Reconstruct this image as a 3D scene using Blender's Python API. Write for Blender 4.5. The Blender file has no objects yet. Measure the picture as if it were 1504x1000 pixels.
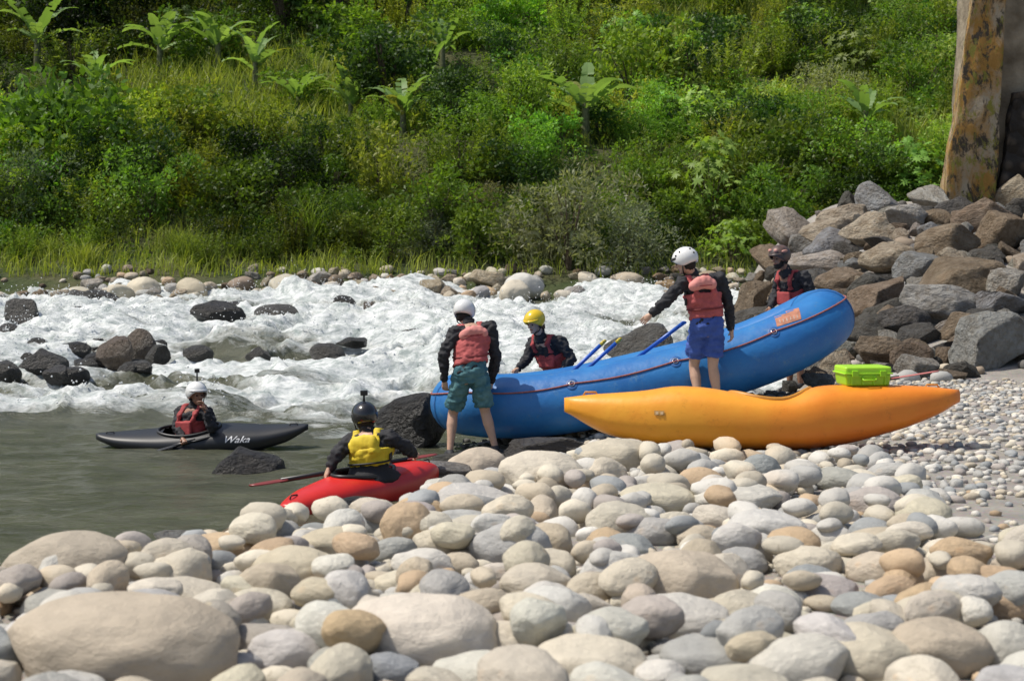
import bpy,bmesh,math,random,time
import numpy as np
from mathutils import Vector,Matrix,noise
from mathutils.bvhtree import BVHTree
random.seed(7); rg=np.random.default_rng(7)
sc=bpy.context.scene; COL=sc.collection
F=2240.0;HZ=370.0;CZ=2.2;CX=752.0
def J(px,py,D): return Vector(((px-CX)*D/F,D,CZ-(py-HZ)*D/F))
def proj(x,y,z): return (CX+F*x/y, HZ+F*(CZ-z)/y)
def sm(a,b,x):
    t=np.clip((np.asarray(x,float)-a)/(b-a),0,1); return t*t*(3-2*t)
TAB=np.random.default_rng(3).random((256,256))
def vn(x,y):
    x=np.asarray(x,float);y=np.asarray(y,float)
    xi=np.floor(x).astype(int);yi=np.floor(y).astype(int);fx=x-xi;fy=y-yi
    fx=fx*fx*(3-2*fx);fy=fy*fy*(3-2*fy)
    g=lambda a,b:TAB[a&255,b&255]
    return (g(xi,yi)*(1-fx)+g(xi+1,yi)*fx)*(1-fy)+(g(xi,yi+1)*(1-fx)+g(xi+1,yi+1)*fx)*fy
def fbm(x,y,o=4):
    s=0;a=.5
    for k in range(o):
        s=s+a*(vn(x*2**k+17.3*k,y*2**k+5.1*k)-.5)*2;a*=.5
    return s
def ground(X,Y):
    X=np.asarray(X,float);Y=np.asarray(Y,float)
    base=1.08-.03*(np.clip(Y,0,18)-3.5)
    cr=np.interp(X,[-8,-3,-1.91,-1.55,-.96,-.54,-.3,.47,1.44,2.5,3.5,5],[3.0,4.4,5.0,5.6,6.5,7.2,8.0,9.9,12.2,14,17,60])
    sl=np.interp(X,[-1,0,2,3],[.33,.3,.15,.08])
    z=base-sl*np.clip(Y-cr,0,None)
    shelf=np.interp(X,[-1.3,-.7,.5,2,3],[-.7,-.05,.12,.42,.55])-.25*np.clip(Y-17.8,0,None)
    shelf=np.where(Y>9.5,shelf,-5)
    z=np.maximum(z,shelf)
    z=z+.178*np.clip(Y-18.5,0,15)*sm(3.4,7.6,X)
    k=sm(18.5,21,Y)
    lo=2.4+.08*(Y-18)
    f=sm(0,1,(X-lo)/2.0)
    z=z*(1-k)+k*(-1*(1-f)+z*f)
    z=np.where(Y>34,z-.6*(Y-34),z)
    z=np.clip(z,-1.0,None)
    return z+.03*fbm(X*1.3,Y*1.3,3)
def wbase(Y): return np.interp(Y,[18,22,27,33,45,60],[0,.1,.3,.55,.95,1.0])
def hill(X,Y):
    z=np.interp(Y,[43,45,47,49,51,55,58,63,76,96,130,200],[.3,.8,1.4,2.0,3.0,5.6,6.7,7.6,13,21.5,36,66])
    return z+sm(46,56,Y)*1.3*fbm(np.asarray(X)*.09+3,np.asarray(Y)*.09,3)
def hit(px,py,fn,lo=3.0,hi=60.):
    D=np.arange(lo,hi,.03); X=(px-CX)*D/F; Z=CZ-(py-HZ)*D/F
    w=np.where(fn(X,D)>=Z)[0]
    return None if len(w)==0 else float(D[w[0]])
# ---------- object helpers
def tag(o,label,cat,group=None,kind=None):
    if label:o['label']=label
    if cat:o['category']=cat
    if group:o['group']=group
    if kind:o['kind']=kind
    return o
def thing(name,label,cat,loc=(0,0,0),rz=0,group=None):
    o=bpy.data.objects.new(name,None);COL.objects.link(o);o.location=loc;o.rotation_euler=(0,0,rz)
    o.empty_display_size=.1
    return tag(o,label,cat,group)
def link(name,me,parent=None,mat=None,smooth=True):
    if mat is not None and len(me.materials)==0: me.materials.append(mat)
    if smooth and len(me.polygons): me.polygons.foreach_set('use_smooth',[True]*len(me.polygons))
    o=bpy.data.objects.new(name,me);COL.objects.link(o)
    if parent:o.parent=parent
    return o
def obj(name,bm,mat,parent=None,smooth=True):
    bmesh.ops.recalc_face_normals(bm,faces=bm.faces)
    me=bpy.data.meshes.new(name);bm.to_mesh(me);bm.free()
    return link(name,me,parent,mat,smooth)
def bevel(o,w,s=2):
    m=o.modifiers.new('bevel','BEVEL');m.width=w;m.segments=s;m.limit_method='ANGLE';return o
def fastmesh(me,V,Fc):
    k=Fc.shape[1];n=len(Fc)
    me.vertices.add(len(V));me.vertices.foreach_set('co',np.ascontiguousarray(V,dtype=np.float32).ravel())
    me.loops.add(n*k);me.loops.foreach_set('vertex_index',np.ascontiguousarray(Fc,dtype=np.int32).ravel())
    me.polygons.add(n);me.polygons.foreach_set('loop_start',np.arange(0,n*k,k,dtype=np.int32))
    me.update(calc_edges=True)
# ---------- materials
def newmat(name):
    m=bpy.data.materials.new(name);m.use_nodes=True;nt=m.node_tree
    b=nt.nodes['Principled BSDF'];return m,nt,b
def mixc(nt,fac,a,b,mode='MIX'):
    n=nt.nodes.new('ShaderNodeMix');n.data_type='RGBA';n.blend_type=mode
    for s,v in ((n.inputs[0],fac),(n.inputs[6],a),(n.inputs[7],b)):
        if hasattr(v,'links'): nt.links.new(v,s)
        elif isinstance(v,(int,float)): s.default_value=v
        else: s.default_value=(*v[:3],1)
    return n.outputs[2]
def ramp(nt,src,p0,p1):
    r=nt.nodes.new('ShaderNodeMapRange');r.inputs[1].default_value=p0;r.inputs[2].default_value=p1
    nt.links.new(src,r.inputs[0]);return r.outputs[0]
def noisen(nt,scale,detail=4,coord='Object',rough=.55):
    tc=nt.nodes.new('ShaderNodeTexCoord');n=nt.nodes.new('ShaderNodeTexNoise')
    n.inputs['Scale'].default_value=scale;n.inputs['Detail'].default_value=detail;n.inputs['Roughness'].default_value=rough
    nt.links.new(tc.outputs[coord],n.inputs['Vector']);return n.outputs['Fac']
def bump(nt,b,h,strength,dist):
    n=nt.nodes.new('ShaderNodeBump');n.inputs['Strength'].default_value=strength;n.inputs['Distance'].default_value=dist
    nt.links.new(h,n.inputs['Height']);nt.links.new(n.outputs[0],b.inputs['Normal']);return n
def mat(name,c,rough=.6,var=.15,vs=6,bs=0,bsc=40,bd=.01,spec=.5,metal=0,c2=None,coat=0):
    m,nt,b=newmat(name)
    f=ramp(nt,noisen(nt,vs),.3,.7)
    c2=c2 or tuple(x*(1-var*2) for x in c)
    nt.links.new(mixc(nt,f,c,c2),b.inputs['Base Color'])
    b.inputs['Roughness'].default_value=rough;b.inputs['Metallic'].default_value=metal
    b.inputs['Specular IOR Level'].default_value=spec
    b.inputs['Coat Weight'].default_value=coat
    if bs: bump(nt,b,noisen(nt,bsc,5),bs,bd)
    return m
def rockmat(name,src,rough=.8,wet=False,rough_look=False):
    m,nt,b=newmat(name)
    if src=='obj':
        n=nt.nodes.new('ShaderNodeObjectInfo');c=n.outputs['Color']
    else:
        n=nt.nodes.new('ShaderNodeAttribute');n.attribute_name='Col';c=n.outputs['Color']
    a=ramp(nt,noisen(nt,2.2,5,rough=.6),.3,.72)
    c1=mixc(nt,a,mixc(nt,.5 if not rough_look else .9,c,(.72,.70,.66) if not rough_look else (.58,.52,.45),'MULTIPLY'),mixc(nt,.4,c,(1.2,1.17,1.1),'MULTIPLY'))
    sp=ramp(nt,noisen(nt,38,3,rough=.7),.60,.72)
    c2=mixc(nt,sp,c1,mixc(nt,.55,c1,(.5,.47,.43),'MULTIPLY'))
    v=ramp(nt,noisen(nt,1.1,3,rough=.5),.64,.78)
    c3=mixc(nt,v,c2,mixc(nt,.5,c2,(1.1,.85,.62),'MULTIPLY'))
    if rough_look:
        d=ramp(nt,noisen(nt,3.5,8,rough=.75),.5,.6);c3=mixc(nt,d,c3,mixc(nt,.6,c3,(.6,.52,.42),'MULTIPLY'))
    nt.links.new(c3,b.inputs['Base Color'])
    b.inputs['Roughness'].default_value=rough
    b.inputs['Specular IOR Level'].default_value=.5 if wet else .25
    mm=nt.nodes.new('ShaderNodeMath');mm.operation='MULTIPLY_ADD';mm.inputs[1].default_value=.35 if not rough_look else .6
    nt.links.new(noisen(nt,30 if not rough_look else 9,6,rough=.7),mm.inputs[0]);nt.links.new(noisen(nt,5,4),mm.inputs[2])
    bump(nt,b,mm.outputs[0],.5 if not rough_look else .9,.04 if not rough_look else .13)
    return m
M_rock=rockmat('river_stone','obj');M_rocks=rockmat('river_stone_mass','attr');M_wet=rockmat('wet_stone','obj',.42,True,True);M_bould=rockmat('boulder_stone','obj',.9,False,True)
def leafmat(name,trans=.42,rough=.5):
    m,nt,b=newmat(name)
    a=nt.nodes.new('ShaderNodeAttribute');a.attribute_name='Col'
    oi=nt.nodes.new('ShaderNodeObjectInfo')
    c=mixc(nt,1.0,a.outputs['Color'],oi.outputs['Color'],'MULTIPLY')
    nt.links.new(c,b.inputs['Base Color']);b.inputs['Roughness'].default_value=rough;b.inputs['Specular IOR Level'].default_value=.3
    t=nt.nodes.new('ShaderNodeBsdfTranslucent');c2=mixc(nt,1.0,c,(1.35,1.4,.5),'MULTIPLY');nt.links.new(c2,t.inputs[0])
    mx=nt.nodes.new('ShaderNodeMixShader');mx.inputs[0].default_value=trans
    nt.links.new(b.outputs[0],mx.inputs[1]);nt.links.new(t.outputs[0],mx.inputs[2])
    nt.links.new(mx.outputs[0],nt.nodes['Material Output'].inputs[0])
    return m
M_leaf=leafmat('leaves');M_bark=mat('bark',(.12,.09,.06),.9,.3,20,.4,60)
# ---------- generic builders
def prism(bm,q0,q1):
    a=[bm.verts.new(p) for p in q0];c=[bm.verts.new(p) for p in q1];n=len(a)
    bm.faces.new(a);bm.faces.new(c)
    for i in range(n): bm.faces.new((a[i],a[(i+1)%n],c[(i+1)%n],c[i]))
def ring(bm,c,ax,ay,n=20,p=2.3):
    r=[]
    for i in range(n):
        a=2*math.pi*i/n;ca,sa=math.cos(a),math.sin(a)
        r.append(bm.verts.new(c+ax*math.copysign(abs(ca)**(2/p),ca)+ay*math.copysign(abs(sa)**(2/p),sa)))
    return r
def bridge(bm,rings,cap=True,closed=False):
    k=len(rings)
    for j in range(k if closed else k-1):
        a,b_=rings[j],rings[(j+1)%k];n=len(a)
        for i in range(n): bm.faces.new((a[i],a[(i+1)%n],b_[(i+1)%n],b_[i]))
    if cap and not closed: bm.faces.new(rings[0]);bm.faces.new(rings[-1][::-1])
def frame(d):
    d=d.normalized();u=d.cross(Vector((0,0,1)))
    if u.length<.05:u=d.cross(Vector((0,1,0)))
    u.normalize();return u,d.cross(u).normalized()
def tube(bm,pts,rads,n=10,closed=False,p=2,flat=1.):
    if not isinstance(rads,(list,tuple)):rads=[rads]*len(pts)
    k=len(pts);R=[]
    for i in range(k):
        if closed: d=pts[(i+1)%k]-pts[i-1]
        else: d=pts[min(i+1,k-1)]-pts[max(i-1,0)]
        u,v=frame(d);R.append(ring(bm,pts[i],u*rads[i],v*rads[i]*flat,n,p))
    bridge(bm,R,True,closed)
def ball(bm,c,r,M=None,seg=12):
    mt=Matrix.Translation(c)@(M.to_4x4() if M else Matrix.Identity(4))@Matrix.Diagonal((*r,1)) if not isinstance(r,float) else Matrix.Translation(c)@Matrix.Diagonal((r,r,r,1))
    bmesh.ops.create_uvsphere(bm,u_segments=seg,v_segments=seg-2,radius=1,matrix=mt)
def box(bm,c,s,M=None):
    mt=Matrix.Translation(c)@(M.to_4x4() if M else Matrix.Identity(4))@Matrix.Diagonal((*s,1));bmesh.ops.create_cube(bm,size=1,matrix=mt)
def limb(bm,ch):
    for i,(p,r) in enumerate(ch):
        ball(bm,p,float(r))
        if i: 
            q,s=ch[i-1]
            if (p-q).length>1e-4: tube(bm,[q,p],[s,r],12)
def remesh(name,bm,vox,m,parent,sm_=3,wr=0,ws=10,extra=None):
    bmesh.ops.recalc_face_normals(bm,faces=bm.faces)
    me=bpy.data.meshes.new(name);bm.to_mesh(me);bm.free();o=bpy.data.objects.new('tmp',me);COL.objects.link(o)
    r=o.modifiers.new('r','REMESH');r.mode='VOXEL';r.voxel_size=vox
    s=o.modifiers.new('s','SMOOTH');s.iterations=sm_;s.factor=.5
    dg=bpy.context.evaluated_depsgraph_get();dg.update();n=bpy.data.meshes.new_from_object(o.evaluated_get(dg));n.name=name
    bpy.data.objects.remove(o)
    if wr:
        for v in n.vertices: v.co+=v.normal*wr*noise.fractal(Vector((v.co.x*ws,v.co.y*ws,v.co.z*ws*1.6)),1,2,3)
    if extra:
        b2=bmesh.new();b2.from_mesh(n);t=bpy.data.meshes.new('t');bmesh.ops.recalc_face_normals(extra,faces=extra.faces);extra.to_mesh(t);b2.from_mesh(t);b2.to_mesh(n);b2.free();extra.free()
    n.materials.clear();return link(name,n,parent,m)
# ---------- people
M_skin=mat('skin',(.58,.36,.25),.5,.08,14,.1,60,.003);M_skin2=mat('skin_brown',(.34,.18,.115),.5,.08,14,.1,60,.003)
M_black=mat('black_fabric',(.022,.022,.026),.8,.1,10,.4,30,.012);M_red=mat('red_vest',(.44,.065,.065),.8,.2,9,.35,30,.012);M_coral=mat('coral_vest',(.56,.12,.115),.8,.2,9,.35,30,.012);M_pink=mat('faded_coral_pad',(.78,.30,.26),.8,.12,9,.3,25,.01)
M_yel=mat('yellow_vest',(.80,.60,.03),.7,.12,9,.25,40,.008);M_strap=mat('strap_black',(.02,.018,.018),.6);M_strapr=mat('strap_dark_red',(.22,.03,.03),.7)
M_teal=mat('teal_shorts',(.015,.10,.15),.8,.1,9,.25,30,.008,c2=(.12,.25,.24));M_blue_s=mat('blue_shorts',(.06,.12,.42),.85,.15,8,.3,25,.012)
M_white=mat('white_helmet',(.78,.78,.76),.25,.03,5,coat=.4);M_yh=mat('yellow_helmet',(.80,.55,.02),.25,.03,5,coat=.4);M_bh=mat('black_helmet',(.015,.015,.017),.2,.03,5,coat=.5);M_dh=mat('dark_helmet',(.04,.04,.04),.4,.1,11,c2=(.16,.09,.07))
M_tape=mat('pink_tape',(.60,.30,.24),.6)
M_hair=mat('brown_hair',(.09,.045,.02),.6,.3,60);M_beard=mat('dark_hair',(.018,.013,.010),.8,.2,60);M_eye=mat('eye',(.02,.015,.01),.2);M_shoe=mat('shoe',(.03,.03,.035),.7);M_lip=mat('lip',(.35,.12,.10),.5)
M_cam=mat('camera_black',(.02,.02,.02),.35)
def person(label,j,skin,vest,helmet,shirt=None,shorts=None,seated=False,face=None,pad=None,hair=None,beard=False,cam_=None,vents=False,tape=False,root=None,belt=None,baggy=1.,hem=.86,panel=None):
    A=(j['AL']+j['AR'])/2;O=Vector((A.x,A.y,min(j['AL'].z,j['AR'].z)-.08)) if not root else Vector(root)
    t=thing('person',label,'person',O);g={k:v-O for k,v in j.items()}
    R=(g['SR']-g['SL']).normalized();up=Vector((0,0,1));fw=up.cross(R).normalized()
    P_,W_,C_,N_=g['P'],g['W'],g['C'],g['N']
    def tors(bm,add,lo=0,hi=6,sx=1.):
        st=[(P_-up*.10,.12,.095),(P_,.165,.115),(P_.lerp(W_,.6),.15,.105),(W_,.135,.10),(W_.lerp(C_,.5),.15,.108),(C_,.165,.115),(C_.lerp(N_,.55),.155,.10),(C_.lerp(N_,.85),.09,.075)]
        pts=[s[0] for s in st];rr=[]
        for i in range(lo,min(hi+1,len(st))):
            d=(pts[min(i+1,len(st)-1)]-pts[max(0,i-1)]).normalized();f_=d.cross(R).normalized()
            rr.append(ring(bm,pts[i],R*(st[i][1]+add)*sx,f_*(st[i][2]+add),22,2.3))
        bridge(bm,rr)
    bm=bmesh.new();tors(bm,0,0,7)
    Hc=g['H'];fd=(face or fw).normalized();
    hr=fd.cross(Vector((0,0,1))).normalized();hu=hr.cross(fd).normalized();HM=Matrix((hr,fd,hu)).transposed()
    def hp(x,y,z): return Hc+HM@Vector((x,y,z))
    limb(bm,[(N_-up*.05,.062),(N_,.055),(hp(0,-.015,-.06),.055)])
    ball(bm,hp(0,-.01,.025),(.076,.095,.095),HM,16);ball(bm,hp(0,.025,-.045),(.056,.062,.07),HM);limb(bm,[(hp(0,.09,.01),.012),(hp(0,.112,-.022),.016)])
    ball(bm,hp(0,.072,-.095),(.028,.022,.02),HM)
    for s in(-1,1): ball(bm,hp(s*.078,-.005,-.01),(.012,.022,.032),HM);ball(bm,hp(s*.035,.062,-.02),(.022,.02,.018),HM)
    ex=bmesh.new()
    for s,S_,E_,Wr,Hd in((-1,'SL','EL','WL','DL'),(1,'SR','ER','WR','DR')):
        sh,e,w_=g[S_],g[E_],g[Wr];limb(bm,[(C_.lerp(N_,.55)+R*s*.08,.06),(sh,.058),(sh.lerp(e,.35),.052),(e,.04),(e.lerp(w_,.25),.042),(w_,.027)])
        hd=(w_-e).normalized() if Hd not in j else j[Hd].normalized()
        pn=(-R*s*.5+fw*.6);pn=(pn-hd*pn.dot(hd)).normalized();ac=hd.cross(pn).normalized()
        HMx=Matrix((ac,hd,pn)).transposed();limb(bm,[(w_,.026),(w_+hd*.03,.026)]);ball(bm,w_+hd*.055,(.040,.052,.018),HMx)
        for o_,ln in((-.029,.060),(-.010,.074),(.010,.070),(.029,.055)):
            p0=w_+hd*.092+ac*o_;p1=p0+(hd*.8+pn*.45).normalized()*ln*.5;p2=p1+(hd*.35+pn*.9).normalized()*ln*.5
            tube(ex,[p0-hd*.02,p0,p1,p2,p2+(pn*.5)*.004],[.009,.009,.0085,.0075,.003],8)
        th0=w_+hd*.03+(fw*.03 if abs(hd.z)>.3 else up*.03)
        td=(hd*.7+(th0-w_-hd*.03).normalized()*.6).normalized();tube(ex,[th0-td*.01,th0+td*.03,th0+td*.03+(hd*.6+pn*.6)*.03],[.013,.011,.007],8)
    for s,Hp,K_,A_ in((-1,'HL','KL','AL'),(1,'HR','KR','AR')):
        h,k,a=g[Hp],g[K_],g[A_];limb(bm,[(h,.088),(h.lerp(k,.4),.078),(k,.054),(k.lerp(a,.3),.058),(k.lerp(a,.65),.043),(a,.034)])
        td=j.get('T'+A_[1],fw);limb(bm,[(a-up*.045-td*.03,.03),(a-up*.05+td*.08,.03),(a-up*.058+td*.15,.022)])
    remesh('body',bm,.0105,skin,t,3,extra=ex)
    for s in(-1,1):
        bm=bmesh.new();ball(bm,hp(s*.033,.083,-.0),(.012,.008,.009),HM);obj('eye',bm,M_eye,t)
    bm=bmesh.new();tube(bm,[hp(-.024,.083,-.062),hp(0,.092,-.06),hp(.024,.083,-.062)],[.003,.007,.003],8);obj('mouth',bm,M_lip,t)
    bm=bmesh.new();tors(bm,.016,1,6)
    for s,S_,E_,Wr in((-1,'SL','EL','WL'),(1,'SR','ER','WR')):
        sh,e,w_=g[S_],g[E_],g[Wr];limb(bm,[(C_.lerp(N_,.55)+R*s*.07,.078),(sh,.076),(sh.lerp(e,.4),.069),(e,.060),(e.lerp(w_,.3),.060),(w_-(w_-e).normalized()*.01,.040)])
    limb(bm,[(N_-up*.05,.08),(N_+up*.005,.066)])
    remesh('shirt',bm,.014,shirt or M_black,t,2,.022,16)
    if shorts:
        bm=bmesh.new();tors(bm,.022,0,3)
        for Hp,K_ in(('HL','KL'),('HR','KR')): 
            h,k=g[Hp],g[K_];e=h.lerp(k,hem);d=(e-h).normalized();u,v=frame(d);bridge(bm,[ring(bm,h+up*.03,u*.10,v*.10,18),ring(bm,h.lerp(k,.4),u*.098*baggy,v*.098,18),ring(bm,e,u*.092*baggy,v*.092,18)])
        remesh('shorts',bm,.012,shorts,t,2,.020,13)
        bm=bmesh.new();rr=[ring(bm,W_.lerp(P_,.35)+up*z_,R*.172,fw*.13,22) for z_ in(-.012,.012)];bridge(bm,rr);obj('waistband',bm,shorts,t)
    if not seated:
        for s,A_,K_ in((-1,'AL','KL'),(1,'AR','KR')):
            a=g[A_];td=j.get('T'+A_[1],fw);bm=bmesh.new();limb(bm,[(a-up*.02,.044),(a-up*.045-td*.035,.042),(a-up*.048+td*.07,.042),(a-up*.055+td*.15,.032)]);remesh('shoe',bm,.012,M_shoe,t,2)
    else:
        bm=bmesh.new();rr=[ring(bm,P_+up*z_+fw*y_,R*a_,fw*b_,22,2) for z_,a_,b_,y_ in((-.07,.25,.36,.10),(-.02,.245,.33,.09),(.06,.19,.16,.02),(.14,.17,.13,0))];bridge(bm,rr);obj('spray_skirt',bm,M_black,t)
    bm=bmesh.new();tors(bm,.046,2 if not seated else 3,5)
    for s in(-1,1):
        top=C_.lerp(N_,.62)+R*s*.105+up*.055
        for f_ in(-1,1): tube(bm,[C_+R*s*.10+fw*f_*.125-up*.02,C_.lerp(N_,.4)+R*s*.105+fw*f_*.12,top+fw*f_*.03],[.05,.045,.036],10,flat=.6)
        tube(bm,[top+fw*.05,top-fw*.05],[.036,.036],10,flat=.7)
    vst=remesh('life_vest',bm,.013,vest,t,2,.016,11)
    PM=Matrix((R,fw,up)).transposed()
    bm=bmesh.new();q=W_.lerp(C_,.22);rr=[ring(bm,q+up*z_,R*.200,fw*.161,26) for z_ in(-.008,.008)];bridge(bm,rr);obj('vest_belt',bm,belt or M_strapr,vst)
    bm=bmesh.new();box(bm,W_.lerp(C_,.5)+fw*.165,(.22,.05,.16),PM);bevel(obj('vest_pocket',bm,vest,vst,False),.02,3)
    for s in(-1,1):
        bm=bmesh.new();box(bm,W_.lerp(C_,.8)+R*s*.195,(.012,.05,.14),PM);bevel(obj('side_strap',bm,M_strap,vst,False),.005,1)
    if panel:
        bm=bmesh.new();c0=C_.lerp(N_,.28)-fw*.125
        for x_ in(-.08,-.04,0,.04,.08): ball(bm,c0+R*x_+up*(.0-abs(x_)*.1),(.06,.045,.10),PM)
        remesh('back_panel',bm,.012,panel,t,4,.004,12)
    if pad:
        bm=bmesh.new();c0=C_.lerp(N_,.56)-fw*.155
        for x_,zz_ in((-.10,-.024),(-.055,-.004),(0,.004),(.055,-.004),(.10,-.024)): ball(bm,c0+R*x_+up*zz_,(.060,.058,.072 if abs(x_)<.09 else .058),PM)
        remesh('back_pad',bm,.012,pad,t,5,.006,12)
        bm=bmesh.new();tube(bm,[c0+R*x_-fw*(.056-abs(x_)*.09)-up*.03 for x_ in(-.12,-.06,0,.06,.12)],.005,6);obj('pad_seam',bm,M_red,t)
    bm=bmesh.new();rows=[];na,nk=28,10;hc=hp(0,-.012,.035)
    for k in range(1,nk+1):
        row=[]
        for i in range(na):
            az=2*math.pi*i/na;front=max(0,math.sin(az));side=abs(math.cos(az));lim=math.radians(122-42*front**1.3)+ (math.radians(8)*side**6)
            ph=lim*k/nk;row.append(bm.verts.new(hc+HM@Vector((.108*math.sin(ph)*math.cos(az),.132*math.sin(ph)*math.sin(az),.112*math.cos(ph)))))
        rows.append(row)
    topv=bm.verts.new(hc+HM@Vector((0,0,.112)))
    for i in range(na): bm.faces.new((topv,rows[0][i],rows[0][(i+1)%na]))
    bridge(bm,rows,False)
    ho=obj('helmet',bm,helmet,t);md=ho.modifiers.new('solid','SOLIDIFY');md.thickness=.012;md.offset=1
    bm=bmesh.new();tube(bm,[hp(-.09,0,-.03),hp(-.07,.02,-.09),hp(0,.05,-.125),hp(.07,.02,-.09),hp(.09,0,-.03)],.007,6);obj('chin_strap',bm,M_strap,ho)
    bm=bmesh.new()
    pts=[hc+HM@Vector((.112*math.sin(math.radians(79))*math.cos(a_),.138*math.sin(math.radians(79))*math.sin(a_)+.012,.112*math.cos(math.radians(80)))) for a_ in np.linspace(.35,2.8,12)];tube(bm,pts,.009,6,flat=1.6);obj('brim',bm,helmet if not vents else M_strap,ho)
    if tape:
        bm=bmesh.new()
        for a_ in(-.5,.5): ball(bm,hc+HM@Vector((.095*math.sin(1.0)*a_*1.2,.128*math.sin(1.0),.118*math.cos(.95))),(.03,.02,.022),HM,10)
        ball(bm,hc+HM@Vector((-.105,.02,.05)),(.02,.05,.018),HM,10);obj('tape',bm,M_tape,ho)
    if vents:
        bm=bmesh.new()
        for az,ph in((math.pi*1.5-.5,.9),(math.pi*1.5,.9),(math.pi*1.5+.5,.9),(math.pi*1.5-.4,1.35),(math.pi*1.5+.4,1.35),(0,.95),(math.pi,.95),(0.4,1.2),(math.pi-.4,1.2)):
            ball(bm,hc+HM@Vector((.119*math.sin(ph)*math.cos(az),.143*math.sin(ph)*math.sin(az),.123*math.cos(ph))),(.011,.011,.011),None,8)
        obj('vents',bm,M_strap,ho)
    if cam_:
        bm=bmesh.new();b0=hc+HM@Vector((0,.02,.118));tube(bm,[b0,b0+up*cam_[0]],[.012,.008],8);obj('camera_mount',bm,M_cam,ho)
        bm=bmesh.new();box(bm,b0+up*(cam_[0]+.022),(cam_[1],.03,.046),HM);bevel(obj('action_camera',bm,M_cam,ho,False),.006)
    bm=bmesh.new()
    if hair:
        tube(bm,[hp(0,-.08,-.01),hp(0,-.105,-.09),hp(.01,-.095,-.17)],[.06,.05,.028],12)
    ball(bm,hp(0,-.040,-.035),(.078,.070,.070),HM);remesh('hair',bm,.01,hair or M_beard,t,1,.008,40)
    if beard:
        bm=bmesh.new();ball(bm,hp(0,.045,-.085),(.056,.05,.045),HM);ball(bm,hp(.045,.02,-.055),(.02,.035,.045),HM);ball(bm,hp(-.045,.02,-.055),(.02,.035,.045),HM);remesh('beard',bm,.008,M_beard,t,1,.006,60)
    return t
def U(**k): return {a:(J(*v) if len(v)==3 and abs(v[0])>5 else Vector(v)) for a,v in k.items()}
person('person in white helmet and teal shorts seen from behind at the raft stern',
 U(P=(690,548,16.0),W=(691,528,16.05),C=(694,501,16.14),N=(688,475,16.24),H=(682,461,16.33),SL=(669,488,16.10),SR=(720,482,16.20),EL=(651,521,15.98),WL=(653,557,16.04),ER=(728,524,16.14),WR=(722,560,16.26),HL=(678,558,16.0),HR=(704,556,16.0),KL=(665,608,16.14),KR=(713,606,16.05),AL=(661,661,16.02),AR=(727,655,16.0)),
 M_skin,M_coral,M_white,shorts=M_teal,pad=M_pink,face=Vector((.2,.9,-.35)),baggy=1.1,hem=.82)
person('person in white helmet and blue shorts seen from behind lifting the raft',
 U(P=(1038,480,16.0),W=(1037,459,16.02),C=(1031,431,16.03),N=(1017,402,16.02),H=(1006,385,16.0),SL=(1004,415,15.96),SR=(1056,410,16.08),EL=(979,442,15.90),WL=(957,461,15.88),ER=(1070,446,16.08),WR=(1074,484,16.16),HL=(1026,486,16.0),HR=(1049,486,16.0),KL=(1019,538,16.12),KR=(1047,538,16.0),AL=(1027,590,16.0),AR=(1055,590,16.0)),
 M_skin,M_coral,M_white,shorts=M_blue_s,pad=M_pink,face=Vector((-.85,.45,-.3)),vents=True,baggy=1.12,hem=.72)
person('person in yellow helmet with long hair bending over the far side of the raft',
 U(P=(824,562,18.5),W=(821,543,18.5),C=(806,515,18.40),N=(793,491,18.3),H=(785,474,18.22),SL=(823,502,18.26),SR=(783,503,18.46),EL=(840,526,18.22),WL=(824,546,18.12),ER=(775,526,18.42),WR=(761,541,18.28),HL=(826,567,18.4),HR=(816,567,18.5),KL=(818,612,18.4),KR=(804,612,18.5),AL=(820,655,18.4),AR=(804,655,18.5)),
 M_skin,M_red,M_yh,shorts=M_black,face=Vector((-.62,-.72,-.30)),hair=M_hair,pad=M_red)
person('bearded guide in dark taped helmet and red vest behind the raised raft bow',
 U(P=(1168,472,18.6),W=(1168,453,18.58),C=(1164,423,18.52),N=(1154,396,18.44),H=(1145,379,18.38),SL=(1181,406,18.34),SR=(1146,406,18.66),EL=(1193,434,18.3),WL=(1176,453,18.2),ER=(1139,434,18.64),WR=(1131,452,18.45),HL=(1173,478,18.55),HR=(1162,478,18.65),KL=(1174,522,18.55),KR=(1160,522,18.7),AL=(1176,563,18.55),AR=(1160,565,18.7)),
 M_skin2,M_red,M_dh,shorts=M_black,face=Vector((-.80,-.55,-.15)),beard=True,tape=True)
person('kayaker in black helmet and yellow vest seated in the red kayak',
 U(P=(541,700,13.5),W=(542,684,13.5),C=(546,660,13.5),N=(539,632,13.56),H=(535,615,13.62),SL=(517,648,13.58),SR=(572,643,13.44),EL=(496,666,13.42),WL=(484,688,13.38),ER=(593,655,13.5),WR=(608,667,13.75),
 HL=(530,703,13.52),HR=(552,703,13.46),KL=(545,698,14.0),KR=(572,698,13.95),AL=(575,706,14.35),AR=(592,706,14.3)),
 M_skin,M_yel,M_bh,seated=True,cam_=(.055,.065),face=Vector((-.25,.95,-.05)),root=J(541,722,13.5),belt=M_strap,panel=M_yel)
person('kayaker in white helmet and red vest touching their chin in the black kayak',
 U(P=(284,652,17.3),W=(284,638,17.3),C=(283,616,17.3),N=(286,595,17.27),H=(289,580,17.25),SL=(303,606,17.22),SR=(266,606,17.38),EL=(312,628,17.05),WL=(303,604,17.0),ER=(261,626,17.25),WR=(268,644,17.05),DL=(-.4,.2,.85),
 HL=(288,655,17.22),HR=(288,655,17.38),KL=(245,650,17.22),KR=(245,650,17.38),AL=(200,657,17.26),AR=(200,657,17.34)),
 M_skin2,M_red,M_white,seated=True,cam_=(.10,.055),face=Vector((.55,-.8,0)),root=J(284,664,17.3))
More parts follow.
